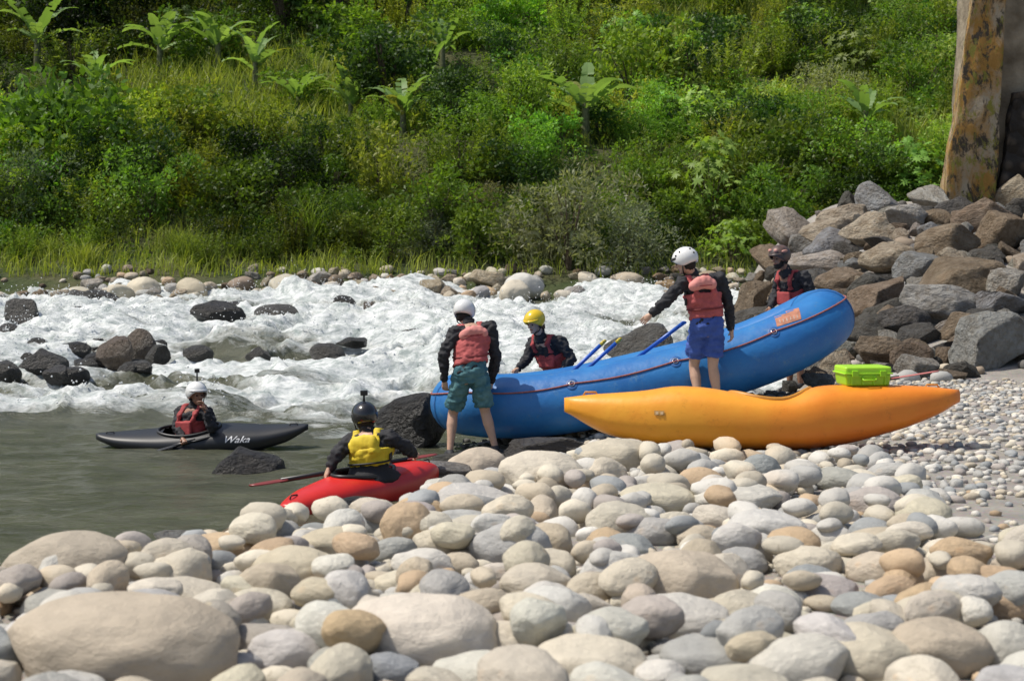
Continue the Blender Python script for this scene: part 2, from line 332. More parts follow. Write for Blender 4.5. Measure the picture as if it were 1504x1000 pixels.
# ---------- kayaks
M_rim=mat('cockpit_rim',(.02,.02,.02),.4);M_orim=mat('orange_rim',(.62,.27,.03),.45)
def kayak(name,label,O,heading,L,Wd,top,bot,m,roll=0,cock=(.5,.14),pw=.55,n=64,rimm=None,rimh=.010):
    t=thing(name,label,'kayak',O,math.atan2(heading[1],heading[0]))
    t.rotation_euler[0]=roll;rimm=rimm or M_rim
    bm=bmesh.new();R=[];tt=np.linspace(0.004,.996,n)
    tz=[a for a,b_ in top];tv=[b_ for a,b_ in top];bz=[a for a,b_ in bot];bv=[b_ for a,b_ in bot]
    def sm_i(x,a,b_): return sum(np.interp(x+d,a,b_) for d in(-.025,-.012,0,.012,.025))/5
    def wdt(x): return Wd/2*(math.sin(math.pi*min(1,max(0,x)))**pw)*(.97)
    def tp(x): return sm_i(x,tz,tv)
    def bt(x): return sm_i(x,bz,bv)
    for x in tt:
        w_=max(.012,wdt(x));a_,b_=tp(x),bt(x);mid=b_+(a_-b_)*.52;row=[]
        for i in range(28):
            an=2*math.pi*i/28;c_,s_=math.cos(an),math.sin(an);yy=w_*math.copysign(abs(c_)**.75,c_);zz=mid+((a_-mid) if s_>0 else (mid-b_))*math.copysign(abs(s_)**(.85 if s_>0 else .7),s_)
            row.append(bm.verts.new((L*(x-.5),yy,zz)))
        R.append(row)
    bridge(bm,R)
    cx_=L*(cock[0]-.5);ca,cb=cock[1]*L,Wd*.30
    kill=[f for f in bm.faces if f.calc_center_median().z>(tp(cock[0])+bt(cock[0]))/2+.04 and ((f.calc_center_median().x-cx_)/ca)**2+(f.calc_center_median().y/cb)**2<1]
    bmesh.ops.delete(bm,geom=kill,context='FACES')
    h=obj('hull',bm,m,t)
    def deckz(x,y):
        xx=x/L+.5;w_=wdt(xx);a_,b_=tp(xx),bt(xx);mid=b_+(a_-b_)*.52;c_=min(.999,abs(y)/w_)**(1/.75);return mid+(a_-mid)*math.sqrt(1-c_*c_)**.85
    bm=bmesh.new();pts=[]
    for a_ in np.linspace(0,2*math.pi,36,endpoint=False):
        x=cx_+ca*1.12*math.cos(a_);y=cb*1.15*math.sin(a_);pts.append(Vector((x,y,deckz(x,y)+rimh)))
    tube(bm,pts,.018,8,True);obj('cockpit_rim',bm,rimm,t)
    bm=bmesh.new();box(bm,(cx_-.04,0,bt(cock[0])+.09),(.34,.34,.10));bevel(obj('seat',bm,M_rim,t,False),.03,3)
    for e in(.07,.93):
        bm=bmesh.new();x=L*(e-.5);z=tp(e);tube(bm,[Vector((x-.05,0,z-.01)),Vector((x-.035,0,z+.018)),Vector((x+.035,0,z+.018)),Vector((x+.05,0,z-.01))],.007,8);obj('grab_loop',bm,rimm,t)
    return t,h
def decal(name,pts,faces,hullobj,m,parent=None,dirn=Vector((0,1,0)),off=.005):
    bpy.context.view_layer.update();mw=hullobj.matrix_world;inv=mw.inverted()
    bv=BVHTree.FromPolygons([mw@v.co for v in hullobj.data.vertices],[p.vertices[:] for p in hullobj.data.polygons])
    out=[];bad=set()
    for i,p in enumerate(pts):
        h=bv.ray_cast(p-dirn*1.5,dirn)
        if h[0] is None or (h[0]-p).length>.7: bad.add(i);out.append(inv@p)
        else: out.append(inv@(h[0]-dirn*off))
    me=bpy.data.meshes.new(name);me.from_pydata([tuple(v) for v in out],[],[f for f in faces if not any(i in bad for i in f)]);return link(name,me,hullobj,m,False)
def textmesh(s,size):
    cu=bpy.data.curves.new('t','FONT');cu.body=s;cu.size=size;cu.align_x='CENTER';cu.align_y='CENTER';cu.shear=.4;cu.offset=.001
    o=bpy.data.objects.new('t',cu);COL.objects.link(o);dg=bpy.context.evaluated_depsgraph_get();dg.update();me=bpy.data.meshes.new_from_object(o.evaluated_get(dg));bpy.data.objects.remove(o)
    bm=bmesh.new();bm.from_mesh(me);bmesh.ops.triangulate(bm,faces=bm.faces);bmesh.ops.subdivide_edges(bm,edges=[e for e in bm.edges if e.calc_length()>.03],cuts=2);bmesh.ops.triangulate(bm,faces=bm.faces)
    v=[x.co.copy() for x in bm.verts];f=[[q.index for q in p.verts] for p in bm.faces];bm.free();return v,f
m,nt,b=newmat('orange_plastic')
tc=nt.nodes.new('ShaderNodeTexCoord');sp=nt.nodes.new('ShaderNodeSeparateXYZ');nt.links.new(tc.outputs['Object'],sp.inputs[0])
fx=ramp(nt,sp.outputs[0],-1.2,1.0);c=mixc(nt,fx,(.88,.42,.03),(.82,.25,.02))
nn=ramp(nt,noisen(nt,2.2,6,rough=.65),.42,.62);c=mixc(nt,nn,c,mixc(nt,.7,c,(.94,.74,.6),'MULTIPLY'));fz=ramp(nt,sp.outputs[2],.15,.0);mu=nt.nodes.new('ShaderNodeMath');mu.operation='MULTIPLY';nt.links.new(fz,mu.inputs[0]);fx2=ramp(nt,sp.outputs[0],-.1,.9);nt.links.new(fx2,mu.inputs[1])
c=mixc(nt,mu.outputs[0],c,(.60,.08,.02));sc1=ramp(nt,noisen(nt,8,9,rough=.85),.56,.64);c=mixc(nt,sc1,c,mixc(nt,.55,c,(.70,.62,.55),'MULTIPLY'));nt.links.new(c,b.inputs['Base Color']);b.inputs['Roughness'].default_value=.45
bump(nt,b,noisen(nt,5,6,rough=.6),.25,.02)
K=10/F
zz=lambda y:(662-y)*K
top=[(0,zz(584)),(.06,zz(579)),(.12,zz(577)),(.2,zz(574)),(.28,zz(566)),(.36,zz(569)),(.44,zz(578)),(.5,zz(582)),(.56,zz(583)),(.61,zz(570)),(.66,zz(565)),(.75,zz(566)),(.82,zz(565)),(.92,zz(567)),(1,zz(572))]
bot=[(0,zz(600)),(.04,zz(616)),(.1,zz(636)),(.22,zz(654)),(.4,zz(659)),(.6,zz(661)),(.72,zz(651)),(.86,zz(628)),(.95,zz(607)),(1,zz(586))]
ok,okh=kayak('kayak','yellow orange whitewater kayak lying on the pale stones',J(1121,662,10.1),(1,0),588*10.1/F,.60,top,bot,m,roll=math.radians(-11),cock=(.52,.09),pw=.5,rimm=M_orim,rimh=-.004)
M_decal=mat('brown_mark',(.55,.30,.08),.5);M_lett=mat('white_lettering',(.85,.85,.85),.5);M_lettg=mat('pale_mark',(.7,.50,.28),.5)
def quadgrid(px0,py0,px1,py1,D,k=6,sk=0):
    P_=[J(px0+(px1-px0)*i/k,py0+(py1-py0)*j_/k+sk*i/k,D) for j_ in range(k+1) for i in range(k+1)];Fc=[(j_*(k+1)+i,j_*(k+1)+i+1,(j_+1)*(k+1)+i+1,(j_+1)*(k+1)+i) for j_ in range(k) for i in range(k)];return P_,Fc
decal('badge',*quadgrid(961,603,976,610,9.9,2),okh,M_decal);decal('badge_mark',*quadgrid(963,604.5,967,608.5,9.9,1),okh,M_lettg,off=.009);decal('badge_mark',*quadgrid(970,604.5,974,608.5,9.9,1),okh,M_lettg,off=.009)
M_redk=mat('red_plastic',(.68,.025,.018),.35,.12,3,.1,15,.01)
top=[(0,.10),(.06,.15),(.15,.20),(.35,.26),(.5,.27),(.7,.28),(.88,.28),(.96,.24),(1,.19)];bot=[(0,.04),(.05,-.05),(.25,-.10),(.5,-.11),(.75,-.08),(.9,-.02),(1,.12)]
c0=J(534,703,13.5);kayak('kayak','red kayak carrying the kayaker in the yellow vest',(c0.x,13.5,-.01),(.58,.81),2.05,.60,top,bot,M_redk,0,(.5,.15),pw=.5)
M_blk=mat('black_plastic',(.02,.022,.025),.45,.1,3)
top=[(0,.16),(.1,.16),(.3,.19),(.45,.22),(.6,.25),(.8,.24),(1,.27)];bot=[(0,.10),(.1,.02),(.3,-.05),(.5,-.07),(.7,-.05),(.9,.08),(1,.22)]
bk,bkh=kayak('kayak','black kayak with white lettering floating in the pool',(J(298,660,17.3).x,17.3,-.01),(1,.0),2.42,.62,top,bot,M_blk,math.radians(12),(.44,.13))
v,f=textmesh('Waka',.125)
c0=J(346,646,17.0);decal('lettering',[Vector((c0.x+p.x,c0.y,c0.z+p.y*.8)) for p in v],f,bkh,M_lett,off=.006)
# ---------- paddles
M_shb=mat('blue_shaft',(.02,.12,.55),.35);M_tip=mat('yellow_grip',(.65,.50,.05),.4);M_bl=mat('dark_red_blade',(.25,.04,.035),.4);M_shk=mat('black_shaft',(.02,.02,.02),.35)
def paddle(label,a,b_,shaft,gripm,bladem,double=False,bl=.46,bw=.2):
    t=thing('paddle',label,'paddle',a);d=(b_-a);n_=d.normalized();L=d.length;u,v=frame(n_)
    bm=bmesh.new();tube(bm,[n_*bl*.8,n_*(L-(bl*.8 if double else .05))],.021,10);obj('shaft',bm,shaft,t)
    def blade(p,dr):
        bm=bmesh.new();rr=[]
        for s in np.linspace(0,1,9): rr.append(ring(bm,p+dr*(bl*s),u*max(.014,bw/2*math.sin(math.pi*(.12+.80*s))**.6*(1 if s>.1 else .3)),v*.009,14))
        bridge(bm,rr);obj('blade',bm,bladem,t)
    blade(n_*bl,-n_)
    if double: blade(n_*(L-bl),n_)
    else:
        bm=bmesh.new();tube(bm,[n_*L-u*.05,n_*L-u*.03,n_*L+u*.03,n_*L+u*.05],[.014,.018,.018,.014],10);tube(bm,[n_*(L-.06),n_*L],[.022,.022],10);obj('grip',bm,gripm,t)
paddle('blue paddle with yellow grip leaning on the raft, left one of the pair',J(770,612,17.2),J(888,501,16.95),M_shb,M_tip,M_shb)
paddle('blue paddle with yellow grip leaning on the raft, right one of the pair',J(792,605,17.1),J(911,498,16.85),M_shb,M_tip,M_shb)
paddle('blue paddle held by the person in blue shorts',J(890,560,17.0),J(1004,474,16.5),M_shb,M_shb,M_shb)
paddle('double bladed kayak paddle with dark reddish blades across the red kayak',J(368,713,12.8),J(640,667,14.4),M_shk,None,M_bl,True,.40,.12)
paddle('black kayak paddle lying across the black kayak',J(222,664,16.85),J(318,638,17.1),M_shk,None,M_blk,True,.3,.12)
paddle('faded red paddle lying on the gravel behind the orange kayak',J(1378,545,17),J(1205,572,17.6),M_shk,M_tip,mat('faded_red',(.62,.20,.18),.5),False,.55,.24)
# ---------- green case
M_gr=mat('lime_plastic',(.34,.68,.02),.35,.05,5);M_grd=mat('lime_lid',(.42,.77,.04),.35,.05,5)
t=thing('dry_case','lime green hard case resting on the orange kayak',"case",J(1267,565,10.15),.12);t.scale=(.95,.95,.84)
bm=bmesh.new();prism(bm,[Vector((-.155,-.11,0)),Vector((.155,-.11,0)),Vector((.155,.11,0)),Vector((-.155,.11,0))],[Vector((-.165,-.12,.095)),Vector((.165,-.12,.095)),Vector((.165,.12,.095)),Vector((-.165,.12,.095))]);bevel(obj('case_body',bm,M_gr,t,False),.015,3)
bm=bmesh.new();box(bm,(0,0,.125),(.335,.245,.055));bevel(obj('lid',bm,M_grd,t,False),.016,3)
bm=bmesh.new();box(bm,(0,0,.098),(.35,.258,.012));bevel(obj('lid_rim',bm,M_grd,t,False),.004)
for x in(-.1,.1):
    bm=bmesh.new();box(bm,(x,-.13,.098),(.045,.014,.05));bevel(obj('latch',bm,M_gr,t,False),.005)
bm=bmesh.new();tube(bm,[Vector((-.05,-.125,.06)),Vector((-.045,-.15,.05)),Vector((.045,-.15,.05)),Vector((.05,-.125,.06))],.007,8);obj('handle',bm,M_gr,t)
for x in(-.12,-.04,.04,.12):
    bm=bmesh.new();box(bm,(x,-.118,.045),(.014,.014,.07));bevel(obj('rib',bm,M_gr,t,False),.004)
# ---------- raft
m,nt,b=newmat('blue_rubber')
c=mixc(nt,ramp(nt,noisen(nt,2.5,5),.3,.7),(.014,.125,.38),(.024,.19,.48));c=mixc(nt,ramp(nt,noisen(nt,9,8,rough=.85),.55,.66),c,(.09,.21,.37));nt.links.new(c,b.inputs['Base Color']);b.inputs['Roughness'].default_value=.45
bump(nt,b,noisen(nt,4,5),.35,.04);M_raft=m
M_rdark=mat('dark_blue_rubber',(.012,.10,.32),.5,.1,5);M_floor=mat('raft_floor',(.09,.10,.12),.6,.15,5);M_rope=mat('red_rope',(.42,.14,.11),.8,.2,40);M_pat=mat('faded_orange_patch',(.58,.24,.14),.7,.25,12);M_steel=mat('steel',(.5,.5,.5),.3,metal=1);M_mark=mat('faded_mark',(.52,.38,.30),.7)
rr_=.335;Lr=4.86;Wr_=1.95;c0=J(957,566,16.5)
t=thing('raft','blue inflatable raft with raised bow being carried by the crew','raft',(c0.x,16.5+.62,c0.z-.02))
t.rotation_euler=(math.radians(-3),math.radians(-13.0),math.radians(1.5))
RZ=.40
def rad_(x): return rr_*(1-.07*(abs(x)/(Lr/2))**6)
def path(a,pp=3.4):
    ca,sa=math.cos(a),math.sin(a);hx=Lr/2-rr_;hy=Wr_/2-rr_
    x=hx*math.copysign(abs(ca)**(2/pp),ca);y=hy*math.copysign(abs(sa)**(2/pp),sa);return Vector((x,y,RZ*(abs(x)/(Lr/2))**3))
def resamp(n):
    P_=[path(a) for a in np.linspace(0,2*math.pi,721)];d=[0]
    for i in range(1,len(P_)):d.append(d[-1]+(P_[i]-P_[i-1]).length)
    s=np.linspace(0,d[-1],n,endpoint=False);A=np.array([p[:] for p in P_]);return [Vector([np.interp(q,d,A[:,k]) for k in range(3)]) for q in s]
bm=bmesh.new();pts=resamp(110);RR=[]
for i,p in enumerate(pts):
    d=(pts[(i+1)%110]-pts[i-1]).normalized();u=d.cross(Vector((0,0,1))).normalized();v=u.cross(d);r0=rad_(p.x);RR.append(ring(bm,p,u*r0,v*r0,26,2))
bridge(bm,RR,True,True);tubo=obj('side_tube',bm,M_raft,t)
bm=bmesh.new();nx,ny=44,15;G_=[]
for i in range(nx+1):
    x=(Lr/2-rr_-.03)*(2*i/nx-1);hw_=(Wr_/2-rr_)*(1-abs(x/(Lr/2-rr_))**3.4)**(1/3.4);row=[]
    for j_ in range(ny+1): 
        y=hw_*(2*j_/ny-1);row.append(bm.verts.new((x,y,RZ*(abs(x)/(Lr/2))**3-.25+.02*math.cos(y*22))))
    G_.append(row)
for i in range(nx):
    for j_ in range(ny): bm.faces.new((G_[i][j_],G_[i+1][j_],G_[i+1][j_+1],G_[i][j_+1]))
fo=obj('floor',bm,M_floor,t);md=fo.modifiers.new('s','SOLIDIFY');md.thickness=.08
for x in(-1.05,0,1.05):
    bm=bmesh.new();z=RZ*(abs(x)/(Lr/2))**3;tube(bm,[Vector((x,y,z)) for y in(-.5,-.3,0,.3,.5)],.2,18);obj('thwart',bm,M_raft,t)
rp=[];n=220;base=resamp(n)
for i,p in enumerate(base):
    d=(base[(i+1)%n]-base[i-1]).normalized();u=d.cross(Vector((0,0,1))).normalized();ph=(i/n*9)%1;an=math.radians(36-5*math.sin(math.pi*ph));r0=rad_(p.x)+.008
    rp.append(p+u*r0*math.cos(an)+Vector((0,0,1))*r0*math.sin(an))
bm=bmesh.new();tube(bm,rp,.009,6,True);obj('grab_rope',bm,M_rope,t)
for k in range(9):
    i=int(k*n/9);p=base[i];d=(base[(i+1)%n]-base[i-1]).normalized();u=d.cross(Vector((0,0,1))).normalized();nrm=(u*math.cos(math.radians(36))+Vector((0,0,1))*math.sin(math.radians(36))).normalized();r0=rad_(p.x)
    M3=Matrix((d,nrm.cross(d),nrm)).transposed();bm=bmesh.new();ball(bm,p+nrm*(r0-.004),(.07,.07,.010),M3,16);ro=obj('ring_patch',bm,M_rdark,t)
    bm=bmesh.new();q=p+nrm*(r0+.010);tube(bm,[q+d*.03*math.cos(a)+(nrm.cross(d))*.03*math.sin(a) for a in np.linspace(0,6.28,12,endpoint=False)],.005,6,True);obj('metal_ring',bm,M_steel,ro)
for k in(3,52,58,107):
    p=pts[k];d=(pts[(k+1)%110]-pts[k-1]).normalized();u=d.cross(Vector((0,0,1))).normalized();v=u.cross(d);r0=rad_(p.x)+.003
    bm=bmesh.new();bridge(bm,[ring(bm,p+d*s,u*r0,v*r0,26,2) for s in(-.012,.012)],False);obj('seam_band',bm,M_rdark,t)
decal('logo_patch',*quadgrid(1142,464,1179,480,16.3,6,-11),tubo,M_pat,off=.006)
for i,(a,b_) in enumerate(((1147,1148.5),(1152,1153.5),(1157,1159),(1163,1164.5),(1168,1169.5),(1173,1174.5))):
    decal('patch_mark',*quadgrid(a,469.5-(a-1150)*.28,b_,474-(a-1150)*.28,16.3,2),tubo,M_mark,off=.010)
# ---------- world, sun, camera
w=bpy.data.worlds.new('World');sc.world=w;w.use_nodes=True
nt=w.node_tree;bg=nt.nodes['Background'];sky=nt.nodes.new('ShaderNodeTexSky');sky.sky_type='NISHITA';sky.sun_disc=False
S=Vector((-.50,-.02,.85)).normalized()
el=math.asin(S.z);sky.sun_elevation=el;sky.sun_rotation=math.atan2(S.x,S.y)
sky.air_density=1.0;sky.dust_density=2.5
nt.links.new(sky.outputs[0],bg.inputs[0]);bg.inputs[1].default_value=.12
sl=bpy.data.lights.new('sun','SUN');sl.energy=4.1;sl.angle=math.radians(.6);sl.color=(1,.95,.86)
so=bpy.data.objects.new('sun',sl);COL.objects.link(so);so.rotation_euler=(-S).to_track_quat('-Z','Y').to_euler();so.location=(0,0,30)
cam=bpy.data.cameras.new('camera');co=bpy.data.objects.new('camera',cam);COL.objects.link(co);sc.camera=co
co.location=(0,0,CZ);co.rotation_euler=(math.pi/2,0,0);cam.sensor_width=36;cam.lens=36*F/1504;cam.shift_y=-130/1504
cam.clip_end=600;cam.dof.use_dof=True;cam.dof.focus_distance=14.5;cam.dof.aperture_fstop=5.0
sc.view_settings.view_transform='Standard';sc.view_settings.look='None';sc.view_settings.exposure=0
# ---------- sheets
def sheet(name,xs,ys,fn,m,label,cat):
    X,Y=np.meshgrid(xs,ys);Z=fn(X,Y);n=len(xs);k=len(ys)
    V=np.stack([X,Y,Z],-1).reshape(-1,3)
    i=np.arange((k-1)*(n-1));r=i//(n-1);c=i%(n-1);a=r*n+c
    me=bpy.data.meshes.new(name);fastmesh(me,V,np.stack([a,a+1,a+n+1,a+n],-1))
    o=link(name,me,None,m);tag(o,label,cat,kind='structure');return o,V
m,nt,b=newmat('gravel')
f=ramp(nt,noisen(nt,3,6),.35,.65);tc=nt.nodes.new('ShaderNodeTexCoord');vo=nt.nodes.new('ShaderNodeTexVoronoi');vo.inputs['Scale'].default_value=60
nt.links.new(tc.outputs['Object'],vo.inputs['Vector'])
c=mixc(nt,f,(.34,.31,.27),(.25,.23,.205));c=mixc(nt,.15,c,vo.outputs['Color'],'SOFT_LIGHT');nt.links.new(c,b.inputs['Base Color'])
b.inputs['Roughness'].default_value=.95;bump(nt,b,noisen(nt,25,7,rough=.7),.6,.03)
xs=np.concatenate([np.arange(-60,-10,2),np.arange(-10,14,.16),np.arange(14,60,2)]);ys=np.concatenate([np.arange(-20,2,1),np.arange(2,24,.16),np.arange(24,46,.4)])
sheet('ground',xs,ys,ground,m,'grey gravel and sand river bar under the loose stones','ground')
m,nt,b=newmat('hill_soil')
f=ramp(nt,noisen(nt,.6,6),.4,.62);c=mixc(nt,f,(.04,.06,.014),(.08,.08,.03));nt.links.new(c,b.inputs['Base Color']);b.inputs['Roughness'].default_value=1
bump(nt,b,noisen(nt,4,6),.8,.3)
xs=np.arange(-110,112,1.2);ys=np.concatenate([np.arange(42.5,70,.5),np.arange(70,240,2)])
sheet('hillside',xs,ys,hill,m,'steep green hillside rising behind the river','hill')
def edge(X,Y): return Y+2.0*fbm(X*.45,Y*.35+2,3)+.10*np.clip(X+3,-9,5)
def wz(X,Y):
    r=sm(17.2,22.6,edge(X,Y))
    b_=wbase(Y)
    n1=fbm(X*.33+4,Y*.46,4);n2=1-np.abs(fbm(X*.6+n1,Y*.85+9,4))*2.4
    z=b_+r*(.58*n1+.32*(np.clip(n2,0,1)**2-.35))
    z=z+r*(.09*fbm(X*2.4,Y*3.2,3)+.04*fbm(X*8,Y*9,2))
    wv=np.exp(-((Y-20.6-.05*(X+6)-.5*fbm(X*.5,X*.2,2))/.5)**2)*sm(-3.2,-4.6,X);z=z+.28*wv*(1+.5*fbm(X*2,Y*2,3))
    z=z+(1-r)*(.05*fbm(X*1.2,Y*2.4,3)+.016*fbm(X*5,Y*9,2))
    return z
xs=np.arange(-20,12,.075);ys=np.concatenate([np.arange(3,16,.10),np.arange(16,31,.07),np.arange(31,47,.11)])
m,nt,b=newmat('river_water')
at=nt.nodes.new('ShaderNodeAttribute');at.attribute_name='foam'
tc=nt.nodes.new('ShaderNodeTexCoord');mp=nt.nodes.new('ShaderNodeMapping');mp.inputs['Scale'].default_value=(.8,1.5,1)
nt.links.new(tc.outputs['Object'],mp.inputs[0])
def nz(s,d,r=.6,dist=0):
    n=nt.nodes.new('ShaderNodeTexNoise');n.inputs['Scale'].default_value=s;n.inputs['Detail'].default_value=d;n.inputs['Roughness'].default_value=r;n.inputs['Distortion'].default_value=dist;nt.links.new(mp.outputs[0],n.inputs['Vector']);return n.outputs['Fac']
a1=nt.nodes.new('ShaderNodeMath');a1.operation='ADD';nt.links.new(at.outputs['Fac'],a1.inputs[0]);nt.links.new(nz(2.4,10,.76,.8),a1.inputs[1])
ff=ramp(nt,a1.outputs[0],.93,1.26)
f2=ramp(nt,nz(1.2,5),.35,.7)
deep=mixc(nt,f2,(.060,.064,.038),(.115,.118,.078))
foamc=mixc(nt,ramp(nt,nz(3.5,9,.78,.6),.38,.60),(.30,.345,.33),(.77,.785,.77))
nt.links.new(mixc(nt,ff,deep,foamc),b.inputs['Base Color'])
rr=nt.nodes.new('ShaderNodeMapRange');rr.inputs[3].default_value=.14;rr.inputs[4].default_value=.8;nt.links.new(ff,rr.inputs[0]);nt.links.new(rr.outputs[0],b.inputs['Roughness'])
mm=nt.nodes.new('ShaderNodeMath');mm.operation='MULTIPLY_ADD';nt.links.new(nz(9,6,.7),mm.inputs[0]);mm.inputs[1].default_value=.5;nt.links.new(nz(2.5,4),mm.inputs[2])
bn=bump(nt,b,mm.outputs[0],.65,.12)
b.inputs['IOR'].default_value=1.33
wo,V=sheet('water',xs,ys,wz,m,'river with white rapids and a calm green pool','water')
X,Y,Z=V[:,0],V[:,1],V[:,2]
r=sm(16.4,23.5,edge(X,Y))
foam=r*(.53+.36*fbm(X*.4,Y*.7,4)+.78*(Z-wbase(Y)))
wv=np.exp(-((Y-20.4-.05*(X+6))/.55)**2)*sm(-3.2,-4.6,X)
foam=np.clip(foam+.12*sm(24,30,Y)+.38*wv+.27*sm(.0,.5,fbm(X*.6,Y*1.1+40,4))*sm(13.5,17.5,Y)+.22*np.exp(-((X+2.3)/1.3)**2)*sm(16.5,19,Y),0,1)
fa=wo.data.attributes.new('foam','FLOAT','POINT');fa.data.foreach_set('value',foam.astype(np.float32))
def ico(sub):
    bm=bmesh.new();bmesh.ops.create_icosphere(bm,subdivisions=sub,radius=1)
    v=np.array([x.co[:] for x in bm.verts]);f=np.array([[q.index for q in p.verts] for p in bm.faces]);bm.free();return v,f
ICO={k:ico(k) for k in(1,2,3,4)};I1=ICO[1]
N=9000;sx=rg.uniform(-17,8,N*4);sy=rg.uniform(19.5,45,N*4);fz=wz(sx,sy);k=(fz-wbase(sy))>.12;sx,sy,fz=sx[k][:N],sy[k][:N],fz[k][:N];N=len(sx)
rad=rg.uniform(.005,.018,N);hz=np.abs(rg.normal(0,.17,N))
v=(I1[0][None]*rad[:,None,None]+np.stack([sx,sy,fz+hz],-1)[:,None]).reshape(-1,3);f=(I1[1][None]+np.arange(N)[:,None,None]*len(I1[0])).reshape(-1,3)
me=bpy.data.meshes.new('spray');fastmesh(me,v,f);M_foam=mat('foam_white',(.78,.79,.78),.5,.02)
tag(link('water_spray',me,None,M_foam),'fine white spray drops thrown up over the rapids','spray',kind='stuff')
# ---------- rocks
def rockverts(sub,seed,kind):
    v,f=ICO[sub];r=np.random.default_rng(seed)
    v=v.copy()
    npl={'cob':7,'ang':14}[kind]
    soft={'cob':.62,'ang':.94}[kind]
    for i in range(npl):
        n=r.normal(size=3);n/=np.linalg.norm(n);d=r.uniform(.72,.92) if kind=='cob' else r.uniform(.46,.82)
        t=v@n-d;v=v-np.where(t>0,t*soft,0)[:,None]*n
    off=r.uniform(0,50,3);am=.11 if kind=='cob' else .12
    d=np.array([noise.fractal(Vector(p*(1.1 if kind=='cob' else 1.5)+off),1,2,3 if kind=='cob' else 6) for p in v])
    v=v*(1+am*d)[:,None]
    mn,mx=v.min(0),v.max(0);v=(v-(mn+mx)/2)/((mx-mn)/2)
    return v,f
def mesh_of(vf,name):
    me=bpy.data.meshes.new(name);fastmesh(me,*vf);return me
COB=[mesh_of(rockverts(4,i,'cob'),'river_stone') for i in range(16)]
ANG=[mesh_of(rockverts(4,100+i,'ang'),'boulder') for i in range(14)]
for me in COB+ANG: me.polygons.foreach_set('use_smooth',[True]*len(me.polygons))
for me in COB: me.materials.append(M_rock)
for me in ANG: me.materials.append(M_bould)
def wetcopy(me):
    c=me.copy();c.materials.clear();c.materials.append(M_wet);return c
WET=[wetcopy(m) for m in COB];AWET=[wetcopy(m) for m in ANG]
PAL={'cream':(.61,.56,.46),'tan':(.52,.455,.355),'whitish':(.61,.59,.545),'grey':(.43,.425,.405),'bluish grey':(.34,.355,.36),'orange tan':(.52,.39,.26),'brown':(.30,.24,.18),'dark grey':(.14,.137,.13),'black':(.05,.048,.045),'pinkish grey':(.43,.39,.36)}
def rock(name,meshes,c,size,rz,label,cat,group,col,tilt=.12,dim=1.):
    o=bpy.data.objects.new(name,random.choice(meshes));COL.objects.link(o)
    o.location=c;o.scale=size;o.rotation_euler=(random.uniform(-tilt,tilt),random.uniform(-tilt,tilt),rz)
    p=PAL[col];j=random.uniform(.88,1.1)*dim;o.color=(p[0]*j,p[1]*j*random.uniform(.98,1.02),p[2]*j*random.uniform(.95,1.04),1)
    return tag(o,label,cat,group)
placed=[]
def sizew(w): return 'small' if w<.17 else 'medium' if w<.25 else 'large'
